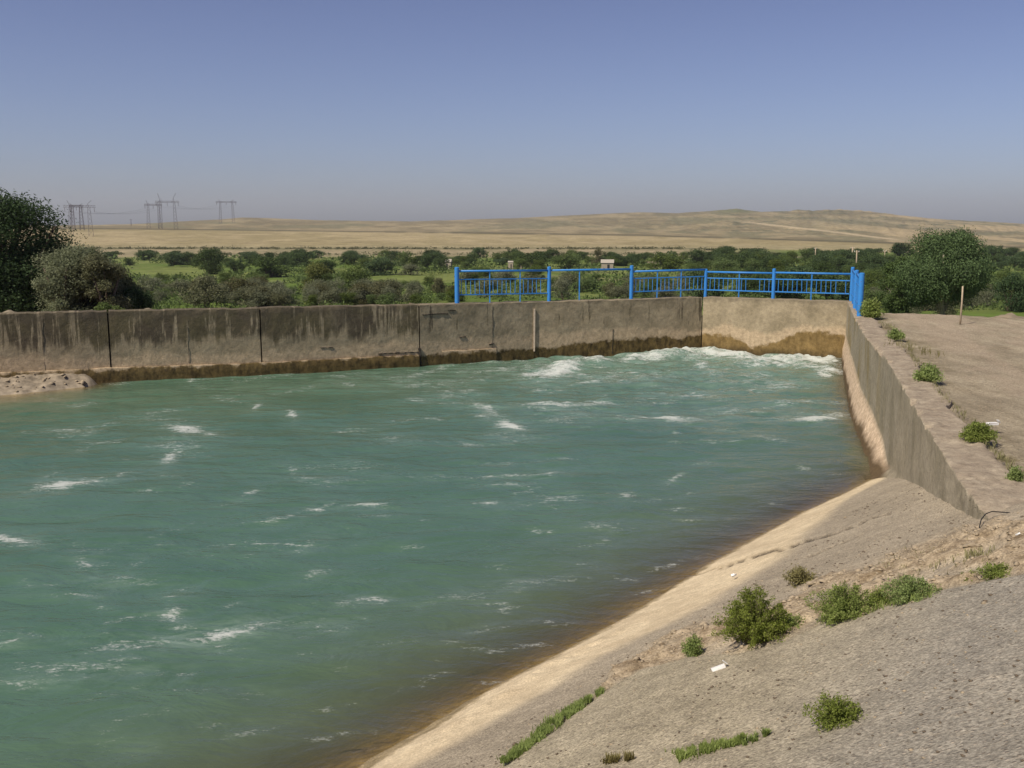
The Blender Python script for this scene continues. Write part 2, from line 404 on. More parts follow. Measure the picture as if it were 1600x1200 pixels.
M = {
    'ground': mat_ground(), 'wall': mat_wall('stained_concrete', 'back'), 'endwall': mat_wall('ochre_concrete', 'end'),
    'side': mat_sidewall(), 'bank': mat_bank(), 'road': mat_road(), 'water': mat_water(), 'blue': mat_blue(),
    'dark_leaf': mat_leaf('dark_leaf', (0.034, 0.060, 0.018), (0.105, 0.160, 0.046)),
    'deep_leaf': mat_leaf('deep_leaf', (0.022, 0.046, 0.015), (0.075, 0.125, 0.040), 0.35),
    'mid_leaf': mat_leaf('mid_leaf', (0.060, 0.095, 0.020), (0.160, 0.215, 0.055)),
    'yellow_leaf': mat_leaf('yellow_leaf', (0.090, 0.110, 0.024), (0.21, 0.22, 0.06)),
    'silver_leaf': mat_leaf('silver_leaf', (0.090, 0.105, 0.050), (0.25, 0.255, 0.145)),
    'brown_leaf': mat_leaf('brown_leaf', (0.080, 0.085, 0.034), (0.185, 0.175, 0.080)),
    'olive_leaf': mat_leaf('olive_leaf', (0.065, 0.085, 0.034), (0.27, 0.285, 0.15), 0.4, .9), 'tree_leaf': mat_leaf('tree_leaf', (0.040, 0.070, 0.022), (0.125, 0.190, 0.055), 0.3), 'weed_leaf': mat_leaf('weed_leaf', (0.13, 0.18, 0.03), (0.36, 0.43, 0.12), 0.45, 8),
    'dry_leaf': mat_leaf('dry_leaf', (0.16, 0.14, 0.05), (0.30, 0.27, 0.11), 0.3, 8),
    'bark': mat_bark('bark', (0.12, 0.095, 0.07)), 'pale_bark': mat_bark('pale_bark', (0.30, 0.26, 0.20)),
    'stem': mat_plain('weed_stem', (0.14, 0.13, 0.06)),
    'steel': mat_plain('pylon_steel', (0.13, 0.105, 0.115), 0.6), 'wire': mat_plain('wire', (0.10, 0.10, 0.11), 0.6),
    'pole': mat_plain('weathered_timber', (0.42, 0.34, 0.24), 0.9), 'white': mat_plain('white_card', (0.78, 0.77, 0.74), 0.6, 0.05),
    'plaster': mat_plain('hut_plaster', (0.36, 0.31, 0.24), 0.9), 'roofing': mat_plain('hut_roofing', (0.40, 0.36, 0.30), 0.8),
    'joint': mat_plain('dark_gap', (0.035, 0.03, 0.025)), 'opening': mat_plain('dark_opening', (0.03, 0.03, 0.03)),
    'grit': mat_plain('dark_grit', (0.13, 0.10, 0.07)), 'stone': mat_plain('broken_stone', (0.34, 0.275, 0.19), 0.95, 0.3, 20), 'silt': mat_plain('silt', (0.27, 0.225, 0.165), 0.9, 0.45, 5),
    'seal': mat_plain('pale_joint_filler', (0.46, 0.38, 0.29), 0.9), 'rubber': mat_plain('black_cable', (0.02, 0.02, 0.02), 0.6),
}

# ------------------------------------------------------------------ layout of the walls (world points read off the photograph)
back_px = [(-700, 492, 640), (-300, 487, 622), (0, 484, 607), (180, 486, 597), (405, 481, 586), (655, 476, 572), (835, 473, 560), (986, 468, 553), (1095, 464, 547.5)]
end_px = [(1095, 464, 547.5), (1319, 471, 562)]
def wall_pts(lst):
    out = []
    for px, yt, yw in lst:
        p = at_z(px, yw, WATER)
        # top height above that plan point
        d = ray(px, yt); t = p[1] / d[1]
        out.append((p[0], p[1], CZ + d[2] * t))
    return np.array(out)
BW = wall_pts(back_px); EW = wall_pts(end_px)
# shave tops to a common, nearly level line
BW[:, 2] = np.clip(BW[:, 2], -0.03, 0.12)
EW[0, 2] = BW[-1, 2] + 0.01; EW[1, 2] = 0.02
TOPZ = 0.0
side_px = [(1319, 471), (1334, 494), (1351, 525), (1386, 562), (1407, 599), (1446, 665), (1488, 735), (1541, 806)]
SW = np.array([at_z(a, b, 0.0) for a, b in side_px])
SW[0] = [EW[1, 0], EW[1, 1], 0]
# a straight wall: fit a line through the near points, keep the far corner
A = SW[-1][:2]; B = SW[0][:2]
print('BW', BW.round(2).tolist()); print('EW', EW.round(2).tolist()); print('SW', SW.round(2).tolist())

edge_px = [(1364, 748), (1255, 800), (1165, 849), (1112, 879), (1067, 907), (1000, 950), (935, 988), (860, 1027), (777, 1069), (708, 1113), (640, 1152), (560, 1200)]
EP = np.array([at_z(a, b, WATER)[:2] for a, b in edge_px])
print('EP', EP.round(2).tolist())
u0 = (EP[0] - EP[-1]); u0 /= np.linalg.norm(u0)
nrm = np.array([u0[1], -u0[0]])      # towards the land
SL = 0.5
s_pts = (EP - EP[-1]) @ u0; d_pts = (EP - EP[-1]) @ nrm
order = np.argsort(s_pts)
def edge_off(s): return np.interp(s, s_pts[order], d_pts[order])
wdir = (B - A) / np.linalg.norm(B - A); wn = np.array([wdir[1], -wdir[0]])   # wn: to the land side (right)
def side_w(x, y): return (x - A[0]) * wn[0] + (y - A[1]) * wn[1]
def side_s(x, y): return (x - A[0]) * wdir[0] + (y - A[1]) * wdir[1]
def sw_off(s):    # slight bends of the photographed edge
    ss_ = [side_s(*p[:2]) for p in SW]; ww = [side_w(*p[:2]) for p in SW]
    o = np.argsort(ss_); return np.interp(s, np.array(ss_)[o], np.array(ww)[o])

def bank_z(x, y):
    s = (x - EP[-1][0]) * u0[0] + (y - EP[-1][1]) * u0[1]
    d = (x - EP[-1][0]) * nrm[0] + (y - EP[-1][1]) * nrm[1] - edge_off(s)
    z = WATER + SL * d
    z = np.where(d > 6, WATER + SL * 6 + (d - 6) * 0.05, z)
    w = side_w(x, y)
    cap = -0.32 + np.maximum(0, 9.0 - y) * 0.5
    return np.where(w > 0.12, np.minimum(z, cap), z), d

# joint between lower and upper lining slabs, read in the photograph
JX = [760, 792, 870, 942, 1000, 1075, 1150, 1225, 1285, 1352, 1390, 1469, 1585, 1700]
JY = [1225, 1196, 1140, 1084, 1051, 1029, 1025, 1004, 976, 963, 946, 924, 903, 885]
WX = [760, 950, 1000, 1150, 1300, 1450, 1560, 1700]; WW = [3, 14, 30, 55, 70, 75, 95, 100]

def on_bank(px, py):
    d = ray(px, py); t0, t1 = 1.0, 60.0
    t = np.linspace(t0, t1, 6000); X = d[0] * t; Y = d[1] * t; Z = CZ + d[2] * t
    bz, _ = bank_z(X, Y); i = int(np.argmax(Z < bz)); return np.array([X[i], Y[i], float(bz[i])])

# ------------------------------------------------------------------ bank
def build_bank():
    s = np.concatenate([np.arange(-14, -2.5, 0.2), np.arange(-2.5, 14.0, 0.04), np.arange(14, 16, 0.25)])
    d = np.concatenate([np.arange(-5, -0.5, 0.25), np.arange(-0.5, 6.0, 0.035), np.arange(6.2, 14, 0.4)])
    S, D = np.meshgrid(s, d, indexing='ij')
    D2 = D + edge_off(S)
    X = EP[-1][0] + S * u0[0] + D2 * nrm[0]; Y = EP[-1][1] + S * u0[1] + D2 * nrm[1]
    Z, dd = bank_z(X, Y)
    px, py, dep = project(X, Y, Z)
    v = np.interp(px, JX, JY) - py; wj = np.interp(px, WX, WW)
    front = Y > 2
    rub = ss(-4, 4, v) * (1 - ss(wj * 0.75, wj * 1.25, v + 14 * fbm(X * 3, Y * 3, 5))) * (px > 930) * front
    rub *= ss(-0.35, 0.15, fbm(X * 2.1, Y * 2.1, 8) + 0.12)
    upper = np.where(front, 1 - ss(-3, 5, v), 1.0)
    # pale silt-washed strip along the water and its upper tongue
    wob = fbm(X * 0.8, Y * 0.8, 9) * 0.15
    lowS = 0.13 * ss(1.35, 0.7, S + 0.3 * fbm(S * 2, S * 0, 14)) + 0.02
    sw = np.interp(S, [-3, 0.5, 3, 5, 8, 11.5], [0.62, 0.80, 1.05, 1.25, 0.75, 0.35])
    sand = (1 - ss(sw * 0.92, sw * 1.3, dd + wob)) * ss(0.005, 0.04, dd + 0.6 * wob * 0.2 - lowS)
    # lit broken toe of old lining
    tongue = ss(0, 6, 1100 - py + (px - 720) * 0) * 0
    Z = Z + 0.018 * fbm(X * 0.9, Y * 0.9, 2) + 0.010 * fbm(X * 5, Y * 5, 3) * (1 - 0.6 * sand)
    Z = Z + rub * (0.03 + 0.065 * fbm(X * 4.5, Y * 4.5, 4, 5, 0.62) + 0.04 * np.abs(fbm(X * 13, Y * 13, 6)))
    Z = Z + 0.03 * ss(0, 5, -v) * upper * front      # upper slab stands a little proud
    Z = Z + 0.05 * np.exp(-((px - 830) / 150) ** 2) * np.exp(-((dd - 0.45) / 0.16) ** 2) * (0.7 + fbm(X * 6, Y * 6, 12))
    ck = np.zeros_like(Z)
    for (ax, ay, bx, by, w) in [(1127, 886, 1300, 833, 2.2), (1290, 838, 1400, 795, 1.4), (1060, 905, 1127, 886, 0.9), (1262, 870, 1345, 835, 1.0)]:
        t = np.clip(((px - ax) * (bx - ax) + (py - ay) * (by - ay)) / ((bx - ax) ** 2 + (by - ay) ** 2), 0, 1)
        dist = np.hypot(px - (ax + t * (bx - ax)), py - (ay + t * (by - ay)) - 3 * fbm(px / 18, py / 18 * 0, 31))
        ck = np.maximum(ck, (1 - ss(w * 0.6, w * 1.6, dist)) * (fbm(px / 9, py / 9, 33, 2) > -0.15))
    Z = Z - 0.03 * ck
    cool = ss(1250, 1600, px + (py - 900) * 0.6)
    V = np.stack([X, Y, Z], -1).reshape(-1, 3)
    o = mesh_np('canal_bank', V, grid_faces(len(s), len(d)), M['bank'], smooth=True,
                attrs={'sand': sand.ravel(), 'rub': rub.ravel(), 'upper': upper.ravel(), 'crack': ck.ravel(), 'cool': cool.ravel(), 'above': (dd - lowS * .8).ravel() * SL})
    tag(o, kind='structure')
    return S, D, X, Y, Z, rub
BK = build_bank()

# rubble: loose broken stones along the joint
def stones(name, pts, sizes, mat, seed):
    r = np.random.default_rng(seed); V = []; Fc = []; b = 0
    base = np.array([(1, 0, 0), (0, 1, 0), (-1, 0, 0), (0, -1, 0), (0.1, 0.1, 1), (0, 0, -0.6), (.7, .7, .35), (-.7, .7, .3), (-.7, -.7, .4), (.7, -.7, .3)], float)
    tri = [(0, 6, 4), (6, 1, 4), (1, 7, 4), (7, 2, 4), (2, 8, 4), (8, 3, 4), (3, 9, 4), (9, 0, 4), (6, 0, 5), (1, 6, 5), (7, 1, 5), (2, 7, 5), (8, 2, 5), (3, 8, 5), (9, 3, 5), (0, 9, 5)]
    for p, s in zip(pts, sizes):
        q = base * (1 + r.uniform(-.3, .3, base.shape)) * np.array([s, s * r.uniform(.5, .9), s * r.uniform(.35, .7)])
        a = r.uniform(0, 6.28); c_, s_ = math.cos(a), math.sin(a)
        q = q @ np.array([[c_, s_, 0], [-s_, c_, 0], [0, 0, 1]]) + p
        V.append(q); Fc += [[i + b for i in t] for t in tri]; b += len(base)
    return mesh_np(name, np.vstack(V), Fc, mat)
S_, D_, X_, Y_, Z_, R_ = BK
idx = np.argwhere((R_ > 0.35) & (Y_ > 3))
pick = idx[RNG.choice(len(idx), 1500, replace=False)]
pp = np.array([(X_[i, j], Y_[i, j], Z_[i, j]) for i, j in pick])
o = stones('rubble', pp, RNG.uniform(0.008, 0.03, len(pp)) * (1 + 1.3 * (RNG.random(len(pp)) > .94)), M['stone'], 4)
tag(o, 'pale broken concrete rubble along the joint of the sloping lining', 'rubble', kind='stuff')
idx = np.argwhere((R_ < 0.1) & (Y_ > 2) & (D_ > 1.4) & (D_ < 6) & (Y_ < 13))
pick = idx[RNG.choice(len(idx), 1500, replace=False)]
pp = np.array([(X_[i, j], Y_[i, j], Z_[i, j]) for i, j in pick])
o = stones('gravel', pp, RNG.uniform(0.004, 0.012, len(pp)) * (1 + (RNG.random(len(pp)) > .97)), M['stone'], 5)
tag(o, 'small loose gravel scattered on the grey sloping slab', 'gravel', kind='stuff')
pick = idx[RNG.choice(len(idx), 2600, replace=False)]; pick = np.array([q for q in pick if vn(X_[q[0], q[1]] * 1.6, Y_[q[0], q[1]] * 1.6, 15) > .42])
pp = np.array([(X_[i, j], Y_[i, j], Z_[i, j] + .002) for i, j in pick])
o = stones('debris', pp, RNG.uniform(0.004, 0.013, len(pp)) * (1 + (RNG.random(len(pp)) > .95)), M['grit'], 25)
tag(o, 'dark crumbs of dry earth and bitumen on the sloping slab', 'debris', kind='stuff')

# ------------------------------------------------------------------ side wall (face + top + battered foot), jagged land edge
def build_side_wall():
    L = np.linalg.norm(B - A)
    s = np.arange(-0.25, L + 0.3, 0.06)
    off = sw_off(s)
    width = 0.47 + 0.10 * ss(6, 0, s) 
    jag = 0.11 * fbm(s * 1.1, s * 0 + 3, 21, 4, 0.6) + 0.035 * (vn(s * 2.2, s * 0, 22) > .55)
    # foot: bottom row of the vertical face (z) and horizontal spread of the pale batter at the water
    zf = np.interp(s, [0, 3.0, 8.6, 12, 18, L], [-0.1, -0.75, -1.62, -1.30, -1.10, -1.02])
    spread = np.interp(s, [0, 6, 8.5, 12, 18, L], [0.32, 0.32, 0.34, 0.26, 0.16, 0.10])
    rows = []   # each row: (w offset, z, top flag, sand flag)
    nface = 22
    prof = []
    for k in range(nface + 1):
        t = k / nface; prof.append(('f', t))
    cols = []
    for i, si in enumerate(s):
        col = []
        o_ = off[i]
        # below water
        col.append((o_ - spread[i] - 0.10, -3.2, 0, 0))
        for k in range(9):     # batter
            t = k / 8; z = -1.95 + (zf[i] + 1.95) * t
            col.append((o_ - spread[i] * (1 - t), z, 0, 1 if 0 < k < 8 else (1 if k == 0 else 0.6)))
        for k in range(1, nface + 1):
            t = k / nface; z = zf[i] + (-0.012 - zf[i]) * t
            col.append((o_ + 0.004, z, 0, 0))
        for k in range(0, 15):
            t = k / 14
            col.append((o_ + 0.015 + (width[i] + jag[i]) * t, 0.0 - 0.02 * (t > 0.95) , 1, 0))
        col.append((o_ + width[i] + jag[i] + 0.03, -0.25, 1, 0)); col.append((o_ + width[i] + jag[i] + 0.05, -0.9, 1, 0))
        cols.append(col)
    C = np.array(cols)    # (ns, nc, 4)
    W, Z, T, SA = C[..., 0], C[..., 1], C[..., 2], C[..., 3]
    Sg = np.repeat(s[:, None], W.shape[1], 1)
    # end of wall: round off
    X = A[0] + Sg * wdir[0] + W * wn[0]; Y = A[1] + Sg * wdir[1] + W * wn[1]
    n = fbm(Sg * 4, W * 9 + Z * 4, 41, 5, 0.6)
    chip = np.clip(fbm(Sg * 2.3, Sg * 0 + 1, 43, 4, 0.7) - 0.12, 0, 1) * ((W - off[:, None]) < 0.06) * (Z > -0.05) * (Z < 0.01)
    Z = Z + T * (0.022 * n + 0.012 * fbm(Sg * 14, W * 14, 44)) - 0.15 * chip
    Z = Z - 0.10 * ss(0.5, -0.2, Sg) * T * 0.6
    bump = 0.012 * fbm(Sg * 3, Z * 3, 42) * (1 - T) + SA * 0.025 * fbm(Sg * 2.5, Z * 4, 45)
    X += bump * wn[0]; Y += bump * wn[1]
    V = np.stack([X, Y, Z], -1).reshape(-1, 3)
    sand = SA * np.where(Z < -0.2, 1, 0) * ss(8.0, 8.6, Sg + 0.3 * fbm(Sg * 3, Z * 3, 46))
    sand = sand + 0.0
    o = mesh_np('retaining_wall', V, grid_faces(len(s), W.shape[1]), M['side'], smooth=False,
                attrs={'u': Sg.ravel(), 'h': Z.ravel(), 'top': T.ravel(), 'sand': sand.ravel()})
    for p in o.data.polygons: p.use_smooth = True
    o.data.set_sharp_from_angle(angle=math.radians(40))
    tag(o, 'long grey concrete side wall with broken top edge running towards the viewer on the right', 'wall', 'canal retaining walls')
    return o
build_side_wall()

# ------------------------------------------------------------------ back and end walls, panel by panel
def wall_panels(root, PTS, u_start, cuts, mat, wetf, palef, stainf, thick=0.45, foot=None):
    seg = np.linalg.norm(np.diff(PTS[:, :2], axis=0), axis=1); cu = np.concatenate([[0], np.cumsum(seg)]) + u_start
    def P2(u): return np.stack([np.interp(u, cu, PTS[:, 0]), np.interp(u, cu, PTS[:, 1])], -1)
    def TZ(u): return np.interp(u, cu, PTS[:, 2])
    ends = [cu[0]] + list(cuts) + [cu[-1]]
    for a, b in zip(ends, ends[1:]):
        g = 0.02
        u = np.linspace(a + g * (a > cu[0]), b - g * (b < cu[-1]), max(4, int((b - a) / 0.09)))
        p = P2(u); t = np.gradient(p, axis=0); t /= np.linalg.norm(t, axis=1)[:, None]
        n = np.stack([t[:, 1], -t[:, 0]], -1)     # towards the water (viewer)
        top = TZ(u) + 0.015 * fbm(u * 0.7, u * 0, 51) + 0.012 * fbm(u * 5, u * 0, 52) - 0.05 * np.clip(fbm(u * 1.7, u * 0, 53) - 0.25, 0, 1)
        zs = np.concatenate([[-3.0], np.linspace(-2.0, 0, 30)])
        cols_off, cols_z = [], []
        for z in zs[:-1]:
            cols_off.append(np.zeros_like(u)); cols_z.append(z + (top) * ss(-1.0, 0, z) * 0 + u * 0)
        cols_off.append(np.zeros_like(u)); cols_z.append(top - 0.015)
        for k in range(0, 7):
            cols_off.append(-0.012 - thick * k / 6 + 0 * u); cols_z.append(top + 0.008 * fbm(u * 6, u * 0 + k, 54))
        cols_off.append(-thick - 0.012 + 0 * u); cols_z.append(top * 0 - 1.6)
        O = np.stack(cols_off, 1); Z = np.stack(cols_z, 1); U = np.repeat(u[:, None], O.shape[1], 1)
        O = O + 0.016 * fbm(U * 1.5, Z * 1.5, 55) + 0.010 * fbm(U * 6, Z * 6, 56)
        # close the ends of the panel by folding first/last columns back
        X = p[:, 0:1] + O * n[:, 0:1]; Y = p[:, 1:2] + O * n[:, 1:2]
        Xa = np.vstack([X[:1] - n[:1, 0:1] * thick * 0.98, X, X[-1:] - n[-1:, 0:1] * thick * 0.98])
        Ya = np.vstack([Y[:1] - n[:1, 1:2] * thick * 0.98, Y, Y[-1:] - n[-1:, 1:2] * thick * 0.98])
        Za = np.vstack([Z[:1], Z, Z[-1:]]); Ua = np.vstack([U[:1], U, U[-1:]])
        V = np.stack([Xa, Ya, Za], -1).reshape(-1, 3)
        o = mesh_np('wall_panel', V, grid_faces(Xa.shape[0], Xa.shape[1]), mat, root, smooth=True,
                    attrs={'u': Ua.ravel(), 'h': (Za).ravel(), 'wet': wetf(Ua).ravel(), 'pale': palef(Ua).ravel(), 'stain': stainf(Ua).ravel()})
        o.data.set_sharp_from_angle(angle=math.radians(35))
    for a in cuts:
        p = P2(np.array([a]))[0]; q = P2(np.array([a + .1]))[0] - p; ang = math.atan2(q[1], q[0])
        mb = MB(); mb.box((p[0] - math.sin(ang) * .22, p[1] + math.cos(ang) * .22, -1.53), (.12, .16, 2.9 + 2 * float(TZ(a))), ang); mb.build('joint_filler', M['joint'], root)  # dark box added in the open gap, standing in for its shade
    return cu, P2, TZ

def u_at(PTS, u_start, px_target):
    seg = np.linalg.norm(np.diff(PTS[:, :2], axis=0), axis=1); cu = np.concatenate([[0], np.cumsum(seg)]) + u_start
    u = np.linspace(cu[0], cu[-1], 4000); x = np.interp(u, cu, PTS[:, 0]); y = np.interp(u, cu, PTS[:, 1])
    px, _, _ = project(x, y, x * 0 - 0.5); return float(u[np.argmin(abs(px - px_target))])
back_root = empty('retaining_wall'); tag(back_root, 'long dark-stained concrete wall across the canal with vertical joints', 'wall', 'canal retaining walls')
U = lambda q: u_at(BW, 0, q)
uk = [U(q) for q in (0, 100, 180, 405, 655, 835, 986, 1094)]
wetf = lambda u: np.interp(u, uk, [-1.62, -1.55, -1.50, -1.55, -1.52, -1.52, -1.32, -1.38])
palef = lambda u: np.interp(u, uk, [-1.0, -1.1, -1.15, -1.2, -1.1, -1.05, -0.98, -1.12])
stainf = lambda u: np.interp(u, [uk[0], uk[2], uk[3] + 3.0, uk[3] + 3.6, uk[4] - 1.5, uk[4] - 1, uk[4], uk[4] + .2, uk[5], uk[7]], [0.40, 0.52, 0.50, 0.30, 0.26, 0.42, 0.42, 0.12, 0.14, 0.20])
cuB, PB, TB = wall_panels(back_root, BW, 0, [U(-400), U(-150), U(170), U(407), U(655)], M['wall'], wetf, palef, stainf)
# footing ledge that stands proud at the waterline on the left half
def strip_on(root, name, ua, ub, z0, z1, off, mat, P2, u_n=0, noise=0.02, wf=None, pf=None, sf=None):
    u = np.arange(ua, ub, 0.08); p = P2(u); t = np.gradient(p, axis=0); t /= np.linalg.norm(t, axis=1)[:, None]; n = np.stack([t[:, 1], -t[:, 0]], -1)
    z1v = z1(u) if callable(z1) else u * 0 + z1
    offv = off(u) if callable(off) else u * 0 + off
    prof = [(1, z0 + 0 * u)] + [(1, z0 + (z1v - 0.02 - z0) * k / 8) for k in range(1, 9)] + [(0.85, z1v), (-0.3, z1v + 0.005)]
    O = np.stack([offv * k for k, _ in prof], 1); Z = np.stack([z for _, z in prof], 1); Ug = np.repeat(u[:, None], O.shape[1], 1)
    O = O + noise * fbm(Ug * 2.5, Z * 3, 61); Z = Z + noise * 0.8 * fbm(Ug * 2, Ug * 0, 62) * (Z > -1.7)
    X = p[:, 0:1] + O * n[:, 0:1]; Y = p[:, 1:2] + O * n[:, 1:2]
    o = mesh_np(name, np.stack([X, Y, Z], -1).reshape(-1, 3), grid_faces(len(u), O.shape[1]), mat, root, smooth=True,
                attrs={'u': Ug.ravel(), 'h': Z.ravel(), 'wet': wf(Ug).ravel(), 'pale': pf(Ug).ravel(), 'stain': sf(Ug).ravel()})
    o.data.set_sharp_from_angle(angle=math.radians(40)); return o
strip_on(back_root, 'footing', cuB[0], U(655) , -3.0, lambda u: np.interp(u, [U(-100), U(180), U(407), U(655)], [-1.42, -1.45, -1.50, -1.50]), 0.07, M['wall'], PB,
         wf=lambda u: u * 0 - 1.47, pf=lambda u: u * 0 - 1.1, sf=lambda u: u * 0)
strip_on(back_root, 'footing', U(690), U(775), -3.0, -1.44, 0.04, M['wall'], PB, wf=lambda u: u * 0 - 1.5, pf=lambda u: u * 0 - 1.1, sf=lambda u: u * 0)
# pale joint filler strip
ua = U(835); p = PB(np.array([ua]))[0]
mb = MB(); mb.box((p[0], p[1] - 0.02, -0.93), (0.05, 0.06, 1.36), jit=0.006); mb.build('joint_filler', M['seal'], back_root)
# fine shutter-joint lines as shallow recessed rods (dark gaps)
for q, z0, z1, w_ in ((67, -1.5, -.1, .009), (293, -1.4, -.4, .009), (475, -1.8, -1.5, .03), (770, -1.5, -.12, .016), (958, -1.8, -1.0, .022), (655, -2.0, -1.3, .09)):
    p = PB(np.array([U(q)]))[0]; mb = MB(); n_ = 9
    mb.tube([(p[0] + random.uniform(-.012, .012), p[1] - .004, z0 + (z1 - z0) * k / n_) for k in range(n_ + 1)], [w_ * random.uniform(.4, .8) for k in range(n_ + 1)], 4)
    mb.build('seam', M['joint'], back_root)
def hcrack(px0, px1, dz, w_=.018):
    ua_, ub_ = U(px0), U(px1); us = np.linspace(ua_, ub_, 26); pp_ = PB(us); mb = MB()
    mb.tube([(pp_[k, 0], pp_[k, 1] - .006, dz + .03 * float(fbm(us[k] * 2.0, 0, 77))) for k in range(26)], [w_ * (.25 + random.random()) for k in range(26)], 4)
    mb.build('crack', M['joint'], back_root)
hcrack(660, 700, -.28); hcrack(700, 712, -.18); hcrack(590, 652, -1.42, .022); hcrack(20, 165, -1.47, .015); hcrack(740, 770, -1.46, .03); hcrack(712, 770, -1.47, .016); hcrack(500, 520, -1.15); hcrack(764, 772, -1.3, .03); hcrack(718, 728, -1.05)
end_root = empty('retaining_wall'); tag(end_root, 'short pale concrete end wall with ochre waterline stain under the blue railing', 'wall', 'canal retaining walls')
LE = float(np.linalg.norm(EW[1, :2] - EW[0, :2]))
def wetE(u): return np.interp(u / LE, [0, 0.12, 0.25, 0.36, 0.5, 0.62, 0.74, 0.88, 1.0], [-1.30, -1.22, -1.30, -1.62, -1.50, -1.15, -0.98, -1.02, -1.12])
def palE(u): return np.interp(u / LE, [0, 0.2, 0.4, 0.55, 0.75, 1], [-1.15, -0.88, -1.12, -1.05, -0.85, -0.8])
EW2 = EW.copy(); dE = (EW[1] - EW[0]) / LE; EW2[0] += dE * 0.03; EW2[1] += dE * 0.25
wall_panels(end_root, EW2, 0, [], M['endwall'], wetE, palE, lambda u: u * 0 + 0.02)

# ------------------------------------------------------------------ silt ledge at the foot of the wall, far left
LC = at_z(-20, 596, WATER)
def ledge_z(X, Y):
    # strip of silt lying against the foot of the wall
    wy = np.interp(X, BW[:, 0], BW[:, 1]); dist = wy - Y
    along = ss(-9.8, -11.5, X + 0.5 * fbm(X * .9, Y * .9, 73))
    width = 0.45 + 1.5 * ss(-10.4, -14.5, X) + 0.35 * fbm(X * 0.7, X * 0, 74)
    h = 1 - np.clip(dist / width, 0, 2.2)
    return WATER - 0.02 + along * 0.36 * np.clip(h, -1.3, 1) ** 1 * (1 + .2 * fbm(X * 1.5, Y * 1.5, 71)) - (1 - along) * 0.8 + 0.12 * fbm(X * 2.4, Y * 2.4, 72, 6, .65)
def ledge():
    xs = np.arange(-30, -9.4, 0.09); ys = np.arange(-5.0, 0.25, 0.09); n1, n2 = len(xs), len(ys)
    X, DY = np.meshgrid(xs, ys, indexing='ij'); Y = np.interp(X, BW[:, 0], BW[:, 1]) + DY
    Z = ledge_z(X, Y)
    o = mesh_np('silt_ledge', np.stack([X, Y, Z], -1).reshape(-1, 3), grid_faces(n1, n2), M['silt'], smooth=True)
    tag(o, kind='structure')
    idx = np.argwhere((Z > WATER - .04) & (X > -18)); pk = idx[RNG.choice(len(idx), 220)]
    pts = np.array([(X[i, j], Y[i, j], Z[i, j]) for i, j in pk])
    o = stones('rubble', pts, RNG.uniform(0.02, 0.08, len(pts)) * (1 + 1.5 * (RNG.random(len(pts)) > .9)), M['stone'], 8)
    tag(o, 'broken stones on the silt ledge below the stained wall at far left', 'rubble', kind='stuff')
ledge()

